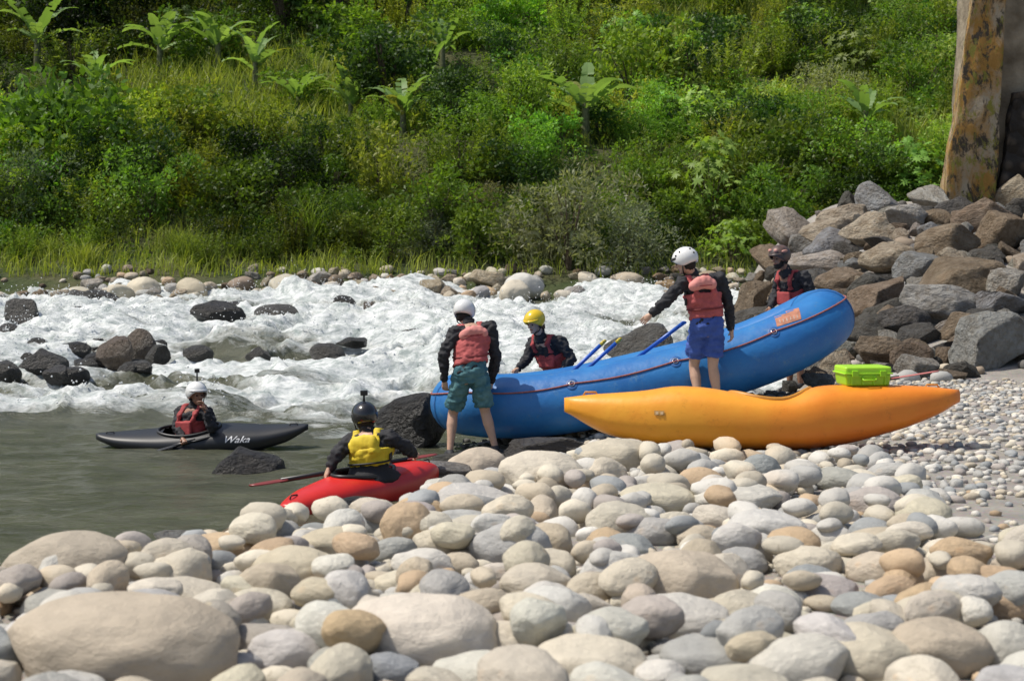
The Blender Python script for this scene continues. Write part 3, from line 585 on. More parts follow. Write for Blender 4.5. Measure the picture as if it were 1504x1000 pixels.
KEY=[(170,955,360,160,'tan','huge smooth tan stone filling the bottom left corner'),(95,838,195,112,'tan','big greyish tan stone at the left edge beside the water'),
(610,937,245,122,'cream','broad cream stone at the front, left of the middle'),(1000,858,180,98,'tan','large rounded stone right of centre in the foreground'),
(750,805,125,75,'grey','round grey stone near the middle of the bank'),(795,698,130,70,'cream','large cream stone on the crest below the blue raft'),
(690,742,130,62,'whitish','flat pale stone behind the red kayak on the crest'),(598,782,82,86,'orange tan','upright orange tan stone standing near the water edge'),
(435,843,150,80,'tan','rounded tan stone left of the upright orange one'),(870,975,175,75,'cream','cream stone at the bottom edge near the middle'),
(1000,912,145,75,'whitish','whitish stone with dark speckles in front of the large rounded stone'),(810,902,125,80,'whitish','speckled grey white stone at the front centre'),
(1275,965,195,95,'cream','wide cream stone at the bottom edge, right side'),(1385,962,155,98,'tan','tan stone at the bottom right between two cream stones'),
(705,990,150,60,'whitish','whitish stone cut by the bottom edge near the middle'),(1085,735,140,50,'whitish','long whitish stone in front of the orange kayak'),
(905,672,130,55,'cream','cream stone touching the left end of the orange kayak'),(1295,800,130,50,'tan','tan oval stone beside the muddy sand patch'),
(910,770,100,65,'cream','cream stone with angular top near the bank centre'),(1130,782,120,62,'whitish','whitish stone below the middle of the orange kayak'),
(700,688,95,60,'tan','tan stone beside the grey water-edge rock'),(490,800,115,52,'tan','tan stone at the pool edge behind the rounded one'),
(330,805,110,45,'orange tan','orange stained flat stone at the water edge'),(248,835,110,62,'whitish','whitish stone next to the big stone on the left'),
(1135,890,90,62,'whitish','clean white stone right of the speckled stones'),(1360,890,90,65,'orange tan','stone with orange band near the right front'),
(1478,890,95,65,'orange tan','orange brown stone at the right edge'),(490,900,95,75,'bluish grey','blue grey block stone left of the broad cream one'),
(700,782,100,50,'cream','cream stone left of the round grey stone'),(620,830,95,48,'whitish','low whitish stone in front of the upright one'),
(810,742,115,45,'tan','flat tan stone under the large crest stone'),(790,860,115,65,'cream','cream stone with a peaked top above the speckled one'),
(965,738,120,50,'cream','cream flat stone right of the large crest stone'),(1190,830,105,55,'cream','cream stone right of the large rounded stone'),
(380,900,105,65,'cream','cream stone between the huge tan stone and the blue grey block'),(265,880,130,60,'cream','low cream stone behind the huge corner stone'),
(1480,955,110,85,'whitish','pale stone in the bottom right corner'),(1045,968,150,62,'grey','grey stone at the bottom edge right of the middle'),
(570,985,90,50,'bluish grey','small blue grey stone at the bottom edge'),
(1270,890,95,40,'bluish grey','flat blue grey slab between pale stones on the right'),(1190,850,70,40,'bluish grey','slate grey angular stone among pale ones'),
(420,960,120,70,'whitish','pale stone right of the huge corner stone'),(660,870,100,40,'grey','flat grey stone behind the broad cream one'),
(370,865,110,40,'tan','flattened tan stone on the left part of the bank'),(1120,690,60,45,'bluish grey','blue grey stone just under the orange kayak'),
(870,870,80,60,'tan','tan stone leaning on the peaked cream one'),(1090,830,80,50,'grey','grey stone behind the large rounded stone'),
(1170,925,90,55,'cream','yellowish stone in front of the clean white stone'),(560,745,60,32,'cream','pale stone at the pool edge behind the red kayak')]
for (cx,cy,w_,h_,col,lab) in KEY:
    D=hit(cx,cy+h_*.30,ground)
    if D is None: continue
    sx=w_*D/F/2;sz=h_*D/F/2*1.05;sy=(sx*.8+sz*.2)*random.uniform(.8,.95);c=J(cx,cy,D)
    c.y+=sy*.3; c.z=CZ-(cy-HZ)*c.y/F
    rock('river_stone',COB,c,(sx,sy,sz),random.uniform(-.15,.15),lab,'stone','river stones on the near bank',col,.06)
    placed.append((c.x,c.y,max(sx,sy)*.9))
def inview(x,y,z,mg=120):
    p=proj(x,y,z);return -mg<p[0]<1504+mg and p[1]<1000+mg*1.5
def blocked(x,y,r):
    if r>.045 and .25<x<3.05 and 9.75-r<y<10.45+r*.3: return True
    if x>1.6 and y<9.5:
        if ((x-2.7)/.75)**2+((y-7.0)/.75)**2<1+.15*math.sin(x*9+y*7): 
            return r>.03 or random.random()<.45
    if y>12.5 and -1<x<4.6 and 15.4<y<18.6 and r>.07: return True
    if y>10.2 and x<-.75: return True
    return False
rand=[]
P=np.zeros((16000,3));P[:,0]=1e3;P[:len(placed)]=placed;npz=len(placed)
for (L,n) in ((.32,40),(.26,260),(.21,900),(.165,2200),(.12,3000),(.08,6000),(.05,11000)):
    for _ in range(n):
        y=3.0+15.6*random.random()**(1.15 if L>.1 else .8);hw=.36*y+.5;x=random.uniform(-hw,hw)
        l=L*random.uniform(.85,1.15)
        if L>.11 and (x>1.75+.06*y and y>7.6): continue
        if L>.13 and y>13: continue
        if L<.06 and not (x>.8+.03*y or random.random()<.5): continue
        g=float(ground(x,y))
        if g<-.12 or not inview(x,y,g): continue
        r=l/2
        if blocked(x,y,r): continue
        d=(P[:npz,0]-x)**2+(P[:npz,1]-y)**2;fac=.76 if L>.1 else .62
        if (d<(fac*(P[:npz,2]+r))**2).any(): continue
        if npz<15999: P[npz]=(x,y,r);npz+=1
        rand.append((x,y,r,g))
for _ in range(420):
    y=random.uniform(3.4,11);x=random.uniform(-.36*y,.36*y);r=random.uniform(.05,.11);g=float(ground(x,y))
    if g<.3 or blocked(x,y,r+.05) or not inview(x,y,g,0):continue
    if x>1.5+.06*y and y>5.5: continue
    rand.append((x,y,r,g+.07))
def loc_phrase(px,py):
    h=['far left','left','left of centre','in the centre','right of centre','right','far right'][max(0,min(6,int(px/215)))]
    if py>930: v='along the bottom edge'
    elif py>860: v='in the front rows'
    elif py>800: v='lower middle of the bank'
    elif py>740: v='midway up the bank'
    elif py>690: v='near the crest'
    elif py>640: v='on the crest near the boats'
    else: v='on the flat gravel'
    return h+' '+v
cols=['cream','cream','cream','cream','tan','whitish','whitish','whitish','grey','grey','tan','cream','pinkish grey','tan','bluish grey','whitish','cream','orange tan']
rand.sort(key=lambda q:-q[2]/q[1])
small=[]
for i,(x,y,r,g) in enumerate(rand):
    a=r*1.06;bb=r*random.uniform(.62,.85);h=r*random.uniform(.48,.72)
    col=random.choice(cols)
    if x>2 and y>8: col=random.choice(['grey','bluish grey','whitish','whitish','tan','pinkish grey','grey','cream'])
    if g<.08: col='dark grey'
    if i<250:
        px,py=proj(x,y,g);sh='flat' if h/r<.55 else 'rounded' if bb/a>.7 else 'oval'
        rock('river_stone',COB,(x,y,g+h*.45),(a,bb,h),random.uniform(0,6.28),f'{sizew(r*2)} {sh} {col} river stone, {loc_phrase(px,py)}','stone','river stones on the near bank',col,.2)
    else: small.append((x,y,g+h*.4,a,bb,h,col))
LO=[rockverts(2,i,'cob') for i in range(10)];LO1=[rockverts(1,i,'cob') for i in range(10)];LO3=[rockverts(3,i,'cob') for i in range(10)]
def rockmass(name,lst,label,cat):
    vs=[];fs=[];cs=[];k=0
    for (x,y,z,a,bb,h,col) in lst:
        v,f=random.choice(LO3 if a>.06 and y<9 else LO if a>.03 else LO1);t=random.uniform(0,6.28);u=random.uniform(-.25,.25)
        q=v*np.array([a,bb,h]);R=np.array([[math.cos(t),-math.sin(t),0],[math.sin(t),math.cos(t),0],[0,0,1]])@np.array([[1,0,0],[0,math.cos(u),-math.sin(u)],[0,math.sin(u),math.cos(u)]])
        vs.append(q@R.T+np.array([x,y,z]));fs.append(f+k);k+=len(v)
        c=np.array([*PAL[col],1]);c[:3]*=random.uniform(.8,1.1);cs.append(np.tile(c,(len(v),1)))
    me=bpy.data.meshes.new(name);fastmesh(me,np.vstack(vs),np.vstack(fs))
    ca=me.color_attributes.new('Col','FLOAT_COLOR','POINT');ca.data.foreach_set('color',np.vstack(cs).astype(np.float32).ravel())
    tag(link(name,me,None,M_rocks),label,cat,kind='stuff')
rockmass('pebbles',small,'small loose pebbles filling the gaps between the river stones','pebbles')
PILE=[(1195,395,115,50,'pinkish grey','long pinkish grey boulder behind the guide'),(1275,342,78,54,'tan','large tan boulder at the upper left of the boulder pile'),(1330,322,60,42,'grey','grey boulder near the top of the pile'),
(1395,357,88,52,'brown','wide brown boulder below the concrete pier'),(1475,345,72,66,'brown','tall brown boulder at the right edge under the pier'),(1305,384,80,52,'tan','tan boulder in the upper middle of the pile'),
(1385,450,112,66,'grey','big grey boulder in the middle of the pile'),(1462,508,115,92,'bluish grey','massive blue grey boulder at the right edge'),(1300,520,80,46,'brown','brown boulder above the green case'),
(1350,543,60,36,'grey','grey boulder right of the green case'),(1292,442,85,54,'brown','brown boulder right of the raft bow'),(1115,446,66,62,'brown','brown pointed boulder left of the guide'),
(1425,405,66,44,'tan','tan boulder above the big grey one'),(1485,420,62,50,'grey','grey boulder on the right edge of the pile'),(1330,478,75,50,'dark grey','dark boulder in the middle of the pile'),
(1262,492,76,50,'dark grey','dark boulder against the raft bow'),(1205,560,60,24,'grey','low grey rock under the raft bow'),(1235,418,76,46,'brown','brown boulder directly right of the guide'),(1355,395,76,46,'bluish grey','blue grey boulder under the wide brown one')]
pl=[]
for (cx,cy,w_,h_,col,lab) in PILE:
    D=hit(cx,cy+h_*.35,ground,15,34)
    if D is None: D=27
    s=D/F/2;c=J(cx,cy,D);sy=w_*s*.9;c.y+=sy*.3
    rock('boulder',ANG,c,(w_*s*1.08,sy,h_*s*1.12),random.uniform(-.3,.3),lab,'boulder','boulders piled below the pier',col,.2,.85);pl.append((c.x,c.y,w_*s*.9))
P=np.array(pl)
zn=lambda px,py:('upper' if py<380 else 'middle' if py<460 else 'lower')+' '+('left' if px<1250 else 'central' if px<1400 else 'right')
ct=0;rub=[]
for L,n in ((1.15,50),(.85,200),(.62,500),(.45,700),(.32,900),(.2,1000)):
    for _ in range(n):
        y=random.uniform(18.3,33);x=random.uniform(3.2,12.5);g=float(ground(x,y))
        if g<.1 or not inview(x,y,g,100):continue
        r=L/2*random.uniform(.75,1.25);d=np.hypot(P[:,0]-x,P[:,1]-y)
        if (d<.70*(P[:,2]+r)).any():continue
        if (y<19.4 and r>.2) or (y<21.5 and r>.36): continue
        P=np.vstack([P,(x,y,r)]);px,py=proj(x,y,g);col=random.choice(['grey','brown','brown','dark grey','bluish grey','tan','grey','brown','dark grey','dark grey','pinkish grey'])
        if L>.3 and ct<250:
            ct+=1;rock('boulder',ANG,(x,y,g+r*.2),(r*1.15,r*random.uniform(.65,.95),r*random.uniform(.5,.85)),random.uniform(0,6.28),f'{"large" if r>.42 else "medium" if r>.25 else "small"} {col} boulder in the {zn(px,py)} part of the boulder pile','boulder','boulders piled below the pier',col,.55,.80)
        else: rub.append((x,y,g+.03,r,r*.8,r*.65,col))
rockmass('rubble',rub,'small rubble stones between the boulders of the pile','rubble')
RIV=[(28,468,50,36,'dark grey'),(10,495,40,26,'dark grey'),(15,522,42,26,'brown'),(8,547,44,22,'dark grey'),(62,537,66,30,'dark grey'),(105,522,54,24,'black'),(170,524,56,38,'brown'),(205,510,44,34,'brown'),(230,522,36,22,'dark grey'),(52,508,34,16,'dark grey'),(85,500,40,12,'black'),(125,481,36,14,'dark grey'),(115,461,46,15,'black'),(148,440,56,16,'black'),(110,437,44,16,'dark grey'),(105,551,48,16,'dark grey'),(200,544,52,18,'dark grey'),(290,521,42,18,'dark grey'),(378,525,34,20,'dark grey'),(480,521,50,22,'dark grey'),(315,462,74,26,'black'),(405,461,62,18,'dark grey'),(410,478,38,9,'black'),(610,492,52,13,'dark grey'),(515,503,46,11,'black'),(140,530,38,16,'black'),(35,490,34,14,'brown'),(75,520,40,18,'brown'),(85,550,44,18,'dark grey')]
for _ in range(26): 
    q=random.random();RIV.append((random.uniform(-20,235) if q<.75 else random.uniform(235,640),random.uniform(485,556) if q<.75 else random.uniform(445,530),random.uniform(18,40),random.uniform(8,18),random.choice(['dark grey','brown','black','dark grey'])))
wat=lambda X,Y:wbase(Y)
hw=lambda px:['far left','left','centre left','centre'][max(0,min(3,int(px/180)))]
hv=lambda py:'near the far bank' if py<470 else 'midway across' if py<515 else 'close to the pool'
for i,(cx,cy,w_,h_,col) in enumerate(RIV):
    D=hit(cx,cy+h_*.42,wat,16,50);s=D/F/2;c=J(cx,cy+1,D);c.y+=w_*s*.2;dk=.6 if col!='black' else .85
    rock('wet_rock',AWET if i%2==0 else WET,c,(w_*s*1.1,w_*s*.8,h_*s*1.7),random.uniform(-.5,.5),f'{["low","rounded","broad"][i%3]} {col} wet rock in the rapids, {hw(cx)}, {hv(cy)}','rock','wet rocks standing in the rapids',col,.25,dk)
for (cx,cy,w_,h_,col,D,lab,ms) in [(945,520,112,84,'dark grey',25.2,'big dark slanted boulder in the rapids behind the raft',AWET),(362,692,108,66,'black',15.4,'pointed black rock in the pool left of the red kayak',AWET),(608,622,112,86,'black',17.6,'large black boulder at the left end of the raft',AWET),(402,634,52,18,'brown',18.6,'low brown rock behind the tip of the black kayak',WET),(533,744,95,28,'black',11.9,'low black rock beside the hull of the red kayak',WET),(645,690,95,24,'grey',14.6,'flat grey slab at the feet of the person in teal shorts',WET),(690,676,110,26,'dark grey',15.9,'dark flat rock under the person in teal shorts',AWET),(800,658,120,30,'dark grey',15.7,'dark rock under the near side of the raft',AWET),(565,660,50,16,'dark grey',16.6,'small dark rock between the red kayak and black boulder',WET),(590,760,70,26,'tan',10.6,'wet tan stone in front of the low black rock',COB),(365,788,80,28,'orange tan',9.5,'orange wet stone in the shallows',WET),(270,792,90,22,'grey',9.4,'low grey wet stone in the shallows at the bank edge',WET)]:
    s=D/F/2;c=J(cx,cy,D);rock('wet_rock',ms,c,(w_*s*1.05,w_*s*.75,h_*s*1.1),random.uniform(-.3,.3),lab,'rock',None,col,.08,.7 if col!='black' else .9)
P=np.array([(0,0,0.)]);n=0
for L,k in ((.95,34),(.65,150),(.42,420),(.28,800)):
    for _ in range(k):
        y=random.uniform(43.6,47.6);x=random.uniform(-17.5,9.5);r=L/2*random.uniform(.8,1.25);d=np.hypot(P[:,0]-x,P[:,1]-y)
        if (d<.75*(P[:,2]+r)).any() or n>=260 or (y>46.6 and r>.25):continue
        if fbm(x*.35+3,y*.2,2)<-.22 and random.random()<.7: continue
        g=float(hill(x,y));
        if g<float(wbase(y))-.15:g=float(wbase(y))-.05
        n+=1;P=np.vstack([P,(x,y,r)]);col=random.choice(['cream','tan','grey','whitish','orange tan','grey','brown','cream','tan']);px,py=proj(x,y,g)
        rock('bank_stone',COB+ANG,(x,y,g+r*.25),(r*1.1,r*.8,r*random.uniform(.55,.85)),random.uniform(0,6),f'{"large" if r>.36 else "medium" if r>.22 else "small"} {col} stone of the far bank strip, {["far left","left","left of the standing people","behind the yellow helmet","behind the raft"][max(0,min(4,int(px/240)))]}','stone','stones lining the far bank',col,.3,.9)
rock('bank_stone',COB,J(770,421,45.2),(.6,.5,.42),0,'large whitish boulder on the far bank above the yellow helmet','stone','stones lining the far bank','whitish',dim=.85)
rock('bank_stone',ANG,J(635,428,44.8),(.4,.4,.38),0,'angular tan boulder on the far bank left of the white helmet','stone','stones lining the far bank','tan')
# ---------- vegetation
def rhomb(B,D,Wd,l,wd):
    tip=B+D*l[:,None];mid=B+D*(l*.45)[:,None];s=Wd*(wd/2)[:,None]
    return np.stack([B,mid+s,tip,mid-s],1)
def unit(a): return a/np.maximum(np.linalg.norm(a,axis=-1,keepdims=True),1e-6)
def qmesh(name,V,C,mats):
    n=len(V);me=bpy.data.meshes.new(name);fastmesh(me,V.reshape(-1,3),np.arange(4*n).reshape(n,4))
    ca=me.color_attributes.new('Col','FLOAT_COLOR','POINT')
    ca.data.foreach_set('color',np.repeat(np.concatenate([C,np.ones((n,1))],1),4,axis=0).astype(np.float32).ravel())
    me.materials.append(mats);return me
def colr(n,a,b,dead=0):
    t=rg.random((n,1));c=np.array(a)*(1-t)+np.array(b)*t;c=c*rg.uniform(.75,1.2,(n,1))
    if dead: k=rg.random(n)<dead;c[k]=np.array((.22,.15,.05))
    return c
G1=((.14,.245,.03),(.25,.36,.05));G2=((.24,.33,.04),(.38,.44,.08));GD=((.034,.080,.016),(.08,.14,.028));GG=((.18,.21,.12),(.26,.28,.17));GL=((.21,.35,.06),(.32,.45,.10));GY=((.31,.39,.06),(.42,.46,.11));GB=((.07,.125,.02),(.16,.21,.035))
def p_round(n=2100,leaf=.14,wd=.075,K=14,G=G1):
    cc=rg.normal(size=(K,3))*np.array([.5,.5,.36])+np.array([0,0,.75]);cc[:,2]=np.clip(cc[:,2],.2,1.4)
    rr=rg.uniform(.20,.42,K);k=rg.integers(0,K,n);d=unit(rg.normal(size=(n,3))+np.array([0,0,.35]))
    B=cc[k]+d*(rr[k]*rg.uniform(.6,1.15,n))[:,None]
    D=unit(d*.8+rg.normal(size=(n,3))*.6+np.array([0,0,-.1]));W_=unit(np.cross(D,rg.normal(size=(n,3))))
    C=colr(n,*G);C*=(.75+.5*rg.random(K))[k][:,None]
    return rhomb(B,D,W_,leaf*rg.uniform(.6,1.3,n),wd*rg.uniform(.7,1.3,n)),C
def p_feather(M=40,per=50,G=G2):
    V=[];C=[]
    for i in range(M):
        a=rg.uniform(0,6.28);r0=rg.uniform(0,.55);h=rg.uniform(.9,1.8);ln=rg.uniform(.1,.6)
        t=rg.uniform(.12,1,per);B=np.stack([math.cos(a)*(r0+ln*t**1.6),math.sin(a)*(r0+ln*t**1.6),h*t],-1)
        D=unit(rg.normal(size=(per,3))*.8+np.array([math.cos(a)*.3,math.sin(a)*.3,.55]));W_=unit(np.cross(D,rg.normal(size=(per,3))))
        V.append(rhomb(B,D,W_,rg.uniform(.09,.22,per)*(1.2-.5*t),rg.uniform(.03,.06,per)));C.append(colr(per,*G)*rg.uniform(.8,1.15))
    return np.concatenate(V),np.concatenate(C)
def p_palm(n=230,G=GL):
    V=[];C=[]
    for i in range(n):
        a=rg.uniform(0,6.28);ph=rg.uniform(-.1,1.45);r=rg.uniform(.5,1.05);c=np.array([math.cos(a)*math.cos(ph)*r,math.sin(a)*math.cos(ph)*r,.35+math.sin(ph)*r*1.0])
        nrm=unit(np.array([math.cos(a)*.5,math.sin(a)*.5,.8])+rg.normal(size=3)*.35);u=unit(np.cross(nrm,[0,0,1.]+rg.normal(size=3)*.1));v=np.cross(nrm,u)
        th=np.linspace(-2.4,2.4,7)+rg.uniform(0,6.28);D=unit(np.outer(np.cos(th),u)+np.outer(np.sin(th),v)-np.array([0,0,.25]));W_=np.cross(D,nrm)
        V.append(rhomb(np.tile(c,(7,1)),D,W_,np.full(7,rg.uniform(.08,.15)),np.full(7,.05)));C.append(np.tile(colr(1,*G),(7,1)))
    return np.concatenate(V),np.concatenate(C)
def blades(B,L,lean,wd,G,seg=3):
    n=len(B);a=rg.uniform(0,6.28,n);o=np.stack([np.cos(a),np.sin(a),np.zeros(n)],-1)
    a2=a+rg.normal(0,.8,n);s=np.stack([-np.sin(a2),np.cos(a2),np.zeros(n)],-1)
    C0=colr(n,*G);V=[];C=[]
    def pt(t): return B+o*(lean*L*t**2)[:,None]+np.array([0,0,1.])*(L*(t-.35*lean*t**3))[:,None]
    for k in range(seg):
        t0,t1=k/seg,(k+1)/seg;w0=(wd*(1-t0*.85)/2)[:,None];w1=(wd*(1-t1*.95)/2)[:,None]
        V.append(np.stack([pt(t0)-s*w0,pt(t0)+s*w0,pt(t1)+s*w1,pt(t1)-s*w1],1));C.append(C0)
    return np.concatenate(V),np.concatenate(C)
def p_grass(n=260,G=GY):
    B=np.concatenate([rg.normal(size=(n,2))*.22,np.zeros((n,1))],1);return blades(B,rg.uniform(.6,1.3,n),rg.uniform(.2,.9,n),rg.uniform(.025,.05,n),G)
def stems(k,h,spread,r0):
    bm=bmesh.new()
    for i in range(k):
        a=random.uniform(0,6.28);s=spread*random.uniform(.3,1);prev=None
        for j in range(5):
            t=j/4;c=Vector((math.cos(a)*s*t**1.3,math.sin(a)*s*t**1.3,h*t-.3*(j==0)));rr=r0*(1-.75*t)
            rg_=[bm.verts.new(c+Vector((math.cos(q*1.257)*rr,math.sin(q*1.257)*rr,0))) for q in range(5)]
            if prev:
                for q in range(5): bm.faces.new((prev[q],prev[(q+1)%5],rg_[(q+1)%5],rg_[q]))
            prev=rg_
    me=bpy.data.meshes.new('stems');bm.to_mesh(me);bm.free();me.materials.append(M_bark);return me
PR={};PRA={}
def addp(key,VC,st): PR.setdefault(key,[]).append((qmesh(key,*VC,M_leaf),st));PRA.setdefault(key,[]).append(VC)
for i in range(4): addp('round',p_round(K=13+3*i),stems(6,1.0,.6,.03))
for i in range(3): addp('fine',p_round(2800,.095,.045,20,G1),stems(7,1.0,.6,.03))
for i in range(3): addp('feather',p_feather(),stems(9,1.2,.5,.018))
for i in range(2): addp('palmate',p_palm(),stems(8,1.0,.7,.02))
addp('willow',p_round(3600,.11,.03,18,GG),stems(9,1.1,.7,.03))
for i in range(2): addp('dark',p_round(2800,.12,.06,20,GD),stems(5,1.1,.5,.05))
for i in range(2): addp('grass',p_grass(),None)
DESC={'round':('leafy green shrub','shrub'),'fine':('small leaved green bush','bush'),'feather':('tall feathery yellow green weed clump','weed clump'),'palmate':('bright shrub with wide lobed leaves','shrub'),'willow':('grey green willowy bush','bush'),'dark':('dark evergreen bush','bush'),'grass':('tall tuft of arching grass','grass tuft')}
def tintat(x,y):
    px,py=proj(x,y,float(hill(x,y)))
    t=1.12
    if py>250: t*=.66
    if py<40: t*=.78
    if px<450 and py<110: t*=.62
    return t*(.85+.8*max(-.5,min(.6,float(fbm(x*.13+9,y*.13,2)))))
def at(px,py):
    D=hit(px,py,hill,44,140);return (px-CX)*D/F,D
BAN=[(55,105,1.5,'banana plant in the top left corner'),(140,150,1.15,'small banana plant below the corner one'),(235,110,1.4,'banana plant with upright leaves left of the sunlit pair'),(320,106,1.4,'sunlit banana plant, left one of the pair in the upper left'),(375,135,1.2,'sunlit banana plant, right one of the pair in the upper left'),(438,175,1.0,'droopy banana plant below the sunlit pair'),(515,185,1.0,'short banana plant left of centre'),(592,200,1.1,'banana plant with spreading leaves at bank top, left of centre'),(625,160,1.25,'tall banana plant half hidden by bushes near the centre'),(860,210,1.45,'tallest central banana plant with wide arching leaves'),(1272,208,1.1,'small banana plant on the right slope'),(650,105,1.15,'thin banana plant high near the centre')]
BXY=[at(a[0],a[1]) for a in BAN]
def nearban(x,y,s):
    for bx,by in BXY:
        if abs(x-bx)<1.1+s*.5 and -3.5-s<y-by<.6: return True
    return False
def plant(key,x,y,s,hs=1.,label=None,group=None,tint=1.,nm=None):
    me,st=random.choice(PR[key]);g=float(hill(x,y))
    t=thing(nm or {'grass':'grass_tuft','feather':'weed_clump'}.get(key,'shrub'),label,DESC[key][1],(x,y,g-.1*s),random.uniform(0,6.28),group);t.scale=(s,s,s*hs)
    o=bpy.data.objects.new('foliage',me);COL.objects.link(o);o.parent=t
    j=random.uniform(.8,1.2)*tint;o.color=(j*random.uniform(.8,1.15),j,j*random.uniform(.8,1.1),1)
    if st:
        q=bpy.data.objects.new('stem',st);COL.objects.link(q);q.parent=t
    return t
def vloc(px,py):
    h=['far left','left','left of centre','centre','right of centre','right','far right'][max(0,min(6,int(px/215)))]
    v='top' if py<90 else 'upper part' if py<190 else 'middle' if py<290 else 'foot'
    return f'at the {v} of the hillside, {h}'
PTS=[]
def opening(x,y): return y>58 and float(fbm(x*.12+7,y*.12,2))>.04
def scatter(n,y0,y1,kinds,smin,smax,mind,xr=(-99,1600)):
    for _ in range(n*14):
        if n<=0:break
        y=y0+(y1-y0)*random.random();x=random.uniform(-.36*y-.5,.36*y+.5)
        if not xr[0]<(CX+F*x/y)<xr[1]:continue
        if any((x-a)**2+(y-b_)**2<mind**2 for a,b_ in PTS):continue
        s=random.uniform(smin,smax)
        if nearban(x,y,s) or (opening(x,y) and random.random()<.75): continue
        PTS.append((x,y));n-=1;k=random.choice(kinds);px,py=proj(x,y,float(hill(x,y))+s)
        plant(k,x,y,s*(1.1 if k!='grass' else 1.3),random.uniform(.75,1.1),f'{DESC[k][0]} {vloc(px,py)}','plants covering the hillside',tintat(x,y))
scatter(14,48,50,['grass','grass','feather'],.6,.9,.9,(-50,470))
scatter(30,48.6,51,['feather','fine','round','willow','fine','grass'],.75,1.15,1.0,(430,1500))
scatter(68,50,57,['feather','feather','fine','round','fine','dark'],.9,1.5,1.25)
scatter(56,57,64,['feather','round','fine','palmate','round','feather'],.9,1.4,1.5)
scatter(54,64,78,['round','fine','palmate','feather','dark','feather'],1.1,1.9,2.0)
scatter(44,78,97,['round','fine','dark','feather','fine'],1.5,2.5,2.7)
VV=[];CC=[]
def massadd(k,x,y,s,hs,tint,sub):
    V,C=random.choice(PRA[k]);n=len(V);q=rg.random(n)<min(1,sub/n);V=V[q]*(s,s,s*hs);C=C[q]
    a=random.uniform(0,6.28);R=np.array([[math.cos(a),-math.sin(a),0],[math.sin(a),math.cos(a),0],[0,0,1]])
    VV.append(V@R.T+np.array([x,y,float(hill(x,y))-.15*s]));CC.append(C*tint*np.array([random.uniform(.75,1.2),random.uniform(.9,1.1),1]))
for (n,y0,y1,s0,s1,kinds,sub) in ((160,49,57,.6,1.15,['fine','feather','round','feather','dark'],900),(140,57,66,.6,1.1,['fine','feather','round','palmate','feather'],900),(190,66,80,.9,1.5,['round','fine','feather','dark','feather'],900),(180,80,100,1.1,2.0,['round','fine','dark','feather','feather'],900)):
    for _ in range(n):
        y=random.uniform(y0,y1);x=random.uniform(-.36*y-1,.36*y+1);s=random.uniform(s0,s1)
        if nearban(x,y,s): s*=.45
        if opening(x,y): s*=.5
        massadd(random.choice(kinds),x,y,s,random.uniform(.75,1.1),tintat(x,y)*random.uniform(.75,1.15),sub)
tag(link('thicket',qmesh('thicket',np.concatenate(VV),np.concatenate(CC),M_leaf),smooth=False),'dense thicket of shrubs grown together over the hillside','thicket',kind='stuff')
for (px,py,k,s,hs,lab,ti) in [(835,395,'willow',1.9,1.2,'big grey green willowy bush on the far bank behind the yellow helmet',.95),(925,390,'willow',1.5,1.,'smaller grey green bush right of the big willowy one',.85),(1045,330,'palmate',1.7,1.4,'bright broad leaved shrub with pale stem above the white helmet',.8),(1075,385,'palmate',1.1,1.,'low broad leaved shrub beside the right white helmet',.85),(455,360,'grass',1.5,1.2,'lone tall reed tuft on the left bank',.8),(1225,180,'willow',1.5,1.2,'pale grey bush high on the right slope',1.15),(640,350,'fine',1.8,1.,'dense green bush on the bank left of the raft crew',.6),(555,300,'feather',1.7,1.1,'feathery bush mid bank above the rapids',.75),(1150,350,'fine',1.8,1.,'green bush behind the guide',.75),(690,190,'palmate',1.6,.8,'wide pale leaved shrub above the centre of the bank',.8),(80,250,'round',2.6,1.,'large spreading green bush on the left bank',.8),(30,330,'willow',1.5,1.2,'grey green bush at the left edge',.7),(280,230,'round',1.6,1.,'rounded green bush below the banana plants',.9),(960,200,'palmate',1.6,.9,'pale leafy shrub right of the tallest central banana plant',.9),(1340,290,'palmate',1.6,1.,'bright leafy shrub beside the concrete pier',.9),(1260,270,'fine',1.7,1.,'green bush above the boulder pile',.9)]:
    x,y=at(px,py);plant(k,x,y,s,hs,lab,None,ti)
def tree(px,py,s,lab):
    x,y=at(px,py);g=float(hill(x,y));t=thing('tree',lab,'tree',(x,y,g),random.uniform(0,6));t.scale=(s,s,s)
    o=bpy.data.objects.new('trunk',TRUNK);COL.objects.link(o);o.parent=t
    o=bpy.data.objects.new('crown',random.choice(CROWN));COL.objects.link(o);o.parent=t;o.color=(1,1,1,1)
TRUNK=stems(4,2.1,.8,.11);CROWN=[]
for i in range(2):
    V1,C1=p_round(5200,.13,.07,30,GD);V1=V1*np.array([1.25,1.25,1.2])+np.array([0,0,.9]);CROWN.append(qmesh('crown',V1,C1,M_leaf))
for px,py,s,lab in [(110,70,2.1,'dark tree at the top left corner of the hillside'),(185,45,1.9,'dark tree along the top edge left of the banana plants'),(420,60,1.8,'dark tree at the top behind the banana plants'),(572,180,1.4,'compact dark tree left of centre on the hillside'),(335,10,2.2,'dark tree cut by the top edge on the left'),(500,20,2.2,'dark tree at the top edge left of centre'),(1180,20,2.0,'dark tree at the top edge right of centre'),(610,15,1.8,'dark tree at the top edge near the centre'),(800,10,1.8,'dark tree at the top edge above the tallest banana plant')]: tree(px,py,s,lab)
M_bstem=mat('banana_stem',(.16,.17,.07),.6,.3,8,.3,20)
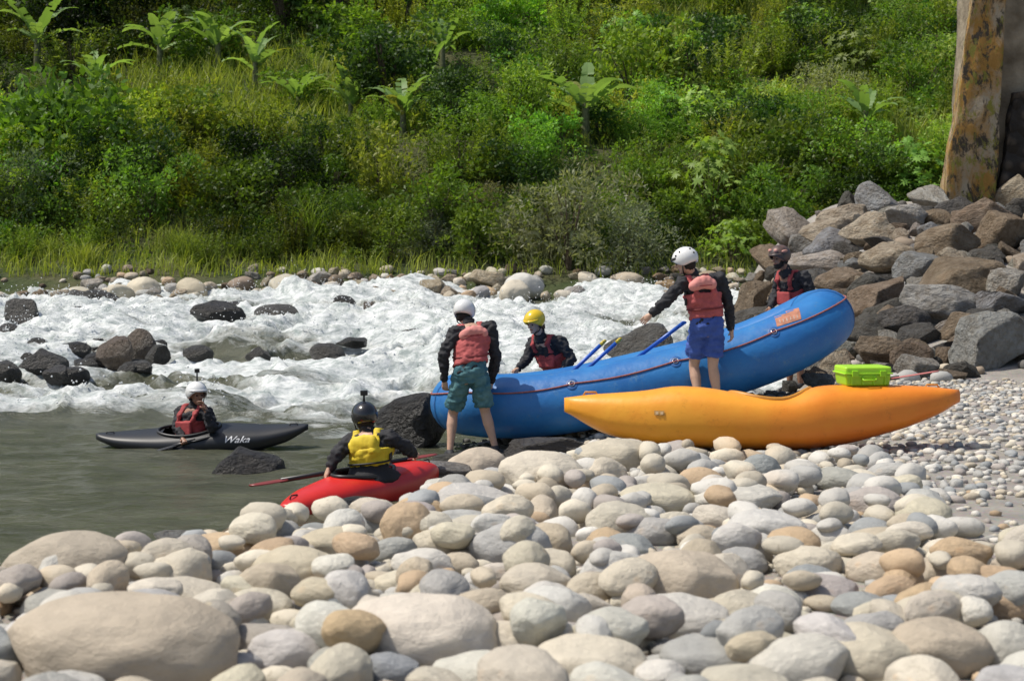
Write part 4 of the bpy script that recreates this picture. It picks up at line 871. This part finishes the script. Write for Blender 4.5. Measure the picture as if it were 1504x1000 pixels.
def bleaf(L,az,el0,w0):
    bm=bmesh.new();n=26;cur=Vector((0,0,0));th=el0;prev=None;o=Vector((math.cos(az),math.sin(az),0));s=Vector((-math.sin(az),math.cos(az),0))
    sh=0
    for i in range(n+1):
        t=i/n;wd=w0*math.sin(math.pi*min(1,.06+t*.94))**.55*(.3 if t<.12 else 1)*random.uniform(.82,1.05)
        d=o*math.cos(th)+Vector((0,0,1))*math.sin(th);nn=-o*math.sin(th)+Vector((0,0,1))*math.cos(th)
        if random.random()<.3: sh=random.uniform(-.25,.35)
        l=cur+s*wd+nn*wd*(.25-sh);r_=cur-s*wd+nn*wd*(.25-sh*.7)
        row=(bm.verts.new(l-d*.12*wd),bm.verts.new(cur),bm.verts.new(r_-d*.12*wd))
        if prev:
            for a in (0,1):
                if random.random()>.10: bm.faces.new((prev[a],prev[a+1],row[a+1],row[a]))
        prev=row;cur=cur+d*(L/n);th-=(.009+.062*t)*random.uniform(.9,1.1)*1.25
    me=bpy.data.meshes.new('leaf');bm.to_mesh(me);bm.free()
    k=len(me.vertices);ca=me.color_attributes.new('Col','FLOAT_COLOR','POINT');c=colr(1,(.20,.33,.10),(.28,.41,.15))[0];ca.data.foreach_set('color',np.tile([*c,1],(k,1)).astype(np.float32).ravel());me.materials.append(M_leaf);return me
BL=[bleaf(random.uniform(1.4,2.0),0,random.uniform(.7,1.3),random.uniform(.17,.23)) for i in range(9)]
def banana(xy,s,lab):
    x,y=xy;g=float(hill(x,y))
    t=thing('banana_plant',lab,'banana plant',(x,y,g-.2),random.uniform(0,6));t.scale=(s,s,s)
    o=bpy.data.objects.new('stem',STEM);COL.objects.link(o);o.parent=t
    n=random.randint(9,11)
    for i in range(n):
        o=bpy.data.objects.new('leaf',random.choice(BL));COL.objects.link(o);o.parent=t;o.location=(0,0,1.15-.04*i);o.rotation_euler=(random.uniform(-.2,.2),random.uniform(-.2,.35)-.25*(i<3),i*2.4);o.color=(1,1,1,1) if i<n-1 else (1.1,.75,.5,1)
bm=bmesh.new();bmesh.ops.create_cone(bm,segments=12,radius1=.15,radius2=.08,depth=1.6,cap_ends=True,matrix=Matrix.Translation((0,0,.5)));STEM=bpy.data.meshes.new('stem');bm.to_mesh(STEM);bm.free();STEM.materials.append(M_bstem)
for a,xy in zip(BAN,BXY): banana(xy,a[2],a[3])
def hillpts(n,y0,y1):
    Y=y0+(y1-y0)*rg.random(n);X=rg.uniform(-1,1,n)*(.36*Y+2);return X,Y,hill(X,Y)
n=60000;X,Y,Z=hillpts(n,48.3,98);B=np.stack([X,Y,Z+rg.random(n)**1.5*.6],-1)
D=unit(rg.normal(size=(n,3))+np.array([0,-.2,.5]));W_=unit(np.cross(D,rg.normal(size=(n,3))))
cl=(fbm(X*.25,Y*.25,3)+.5)[:,None].clip(0,1);C=colr(n,*GB,.02)*(1-cl)+colr(n,*G1)*cl*.8
sc_=rg.uniform(.10,.24,n)*(Y/60)
tag(link('undergrowth',qmesh('undergrowth',rhomb(B,D,W_,sc_,sc_*.5),C,M_leaf),smooth=False),'mixed low weeds and leaves covering the hillside','undergrowth',kind='stuff')
n=22000;X,Y,Z=hillpts(n,47.0,58);k=rg.random(n)<np.where(X<-4,1,.5);X,Y,Z=X[k],Y[k],Z[k];n=len(X);cl=(fbm(X*.4,Y*.4,3)+.6).clip(0,1)
V1,C1=blades(np.stack([X,Y,Z],-1),rg.uniform(.25,.7,n)*(.4+cl),rg.uniform(.1,.8,n),rg.uniform(.03,.06,n),GY,2)
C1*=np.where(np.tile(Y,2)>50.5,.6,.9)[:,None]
n=70000;X=rg.uniform(-.36*92,.36*92,n);Y=rg.uniform(57,96,n);k=fbm(X*.12+7,Y*.12,2)>.0;X,Y=X[k],Y[k];n=len(X)
V2,C2=blades(np.stack([X,Y,hill(X,Y)],-1),rg.uniform(.6,1.4,n),rg.uniform(.1,.6,n),rg.uniform(.05,.09,n),GY,2);C2*=.85
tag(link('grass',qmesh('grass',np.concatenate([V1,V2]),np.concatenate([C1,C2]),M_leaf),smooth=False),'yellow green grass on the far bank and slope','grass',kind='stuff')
# ---------- pier
m,nt,b=newmat('stained_concrete')
tc=nt.nodes.new('ShaderNodeTexCoord');mp=nt.nodes.new('ShaderNodeMapping');mp.inputs['Scale'].default_value=(1.7,1.7,1.0);nt.links.new(tc.outputs['Object'],mp.inputs[0])
def n3(s,d,r=.68):
    n=nt.nodes.new('ShaderNodeTexNoise');n.inputs['Scale'].default_value=s;n.inputs['Detail'].default_value=d;n.inputs['Roughness'].default_value=r;n.inputs['Distortion'].default_value=.4;nt.links.new(mp.outputs[0],n.inputs['Vector']);return n.outputs['Fac']
c=mixc(nt,ramp(nt,n3(.8,5),.40,.55),(.40,.33,.23),(.36,.19,.04));c=mixc(nt,ramp(nt,n3(1.9,8,.75),.50,.57),c,(.055,.043,.028));c=mixc(nt,ramp(nt,n3(2.6,8,.75),.53,.60),c,(.24,.22,.035));nt.links.new(c,b.inputs['Base Color']);b.inputs['Roughness'].default_value=.95;bump(nt,b,n3(3.5,8,.7),.8,.12);M_pier=m
p0=J(1388,310,32);O=Vector((p0.x,32,p0.z))
t=thing('bridge_pier','tall stained concrete pier with orange and black streaks above the boulders','pier',O)
def W(px,py,D): return J(px,py,D)-O
def slab(quad,dv,cuts,amp,m,name):
    bm=bmesh.new();prism(bm,quad,[v+dv for v in quad]);bmesh.ops.recalc_face_normals(bm,faces=bm.faces)
    bmesh.ops.subdivide_edges(bm,edges=bm.edges[:],cuts=cuts,use_grid_fill=True)
    for v in bm.verts: v.co+=noise.noise_vector(v.co*1.3)*amp+noise.noise_vector(v.co*4)*amp*.4
    obj(name,bm,m,t,True)
slab([W(1382,310,32),W(1462,310,32),W(1482,-120,32),W(1448,-120,32)],Vector((.9,3.5,0)),26,.06,M_pier,'column')
slab([W(1452,310,32.4),W(1640,310,32.4),W(1640,-120,32.4),W(1470,-120,32.4)],Vector((0,3,0)),16,.06,mat('pier_wall',(.36,.30,.21),.95,.3,1.6,.8,5,.08,c2=(.10,.075,.045)),'wall')
m,nt,b=newmat('dark_masonry')
tc=nt.nodes.new('ShaderNodeTexCoord');vo=nt.nodes.new('ShaderNodeTexVoronoi');vo.inputs['Scale'].default_value=3.2;nt.links.new(tc.outputs['Object'],vo.inputs['Vector'])
c=mixc(nt,ramp(nt,vo.outputs['Distance'],.25,.5),(.12,.095,.07),(.03,.025,.02));c=mixc(nt,ramp(nt,noisen(nt,4,6,rough=.7),.4,.6),c,mixc(nt,.7,c,(.55,.45,.35),'MULTIPLY'));nt.links.new(c,b.inputs['Base Color']);b.inputs['Roughness'].default_value=.95
iv=nt.nodes.new('ShaderNodeMath');iv.operation='SUBTRACT';iv.inputs[0].default_value=1;nt.links.new(vo.outputs['Distance'],iv.inputs[1]);bump(nt,b,iv.outputs[0],1,.25)
slab([W(1462,308,32.1),W(1640,308,32.1),W(1640,120,32.1),W(1492,134,32.1)],Vector((0,.28,0)),20,.07,m,'masonry')
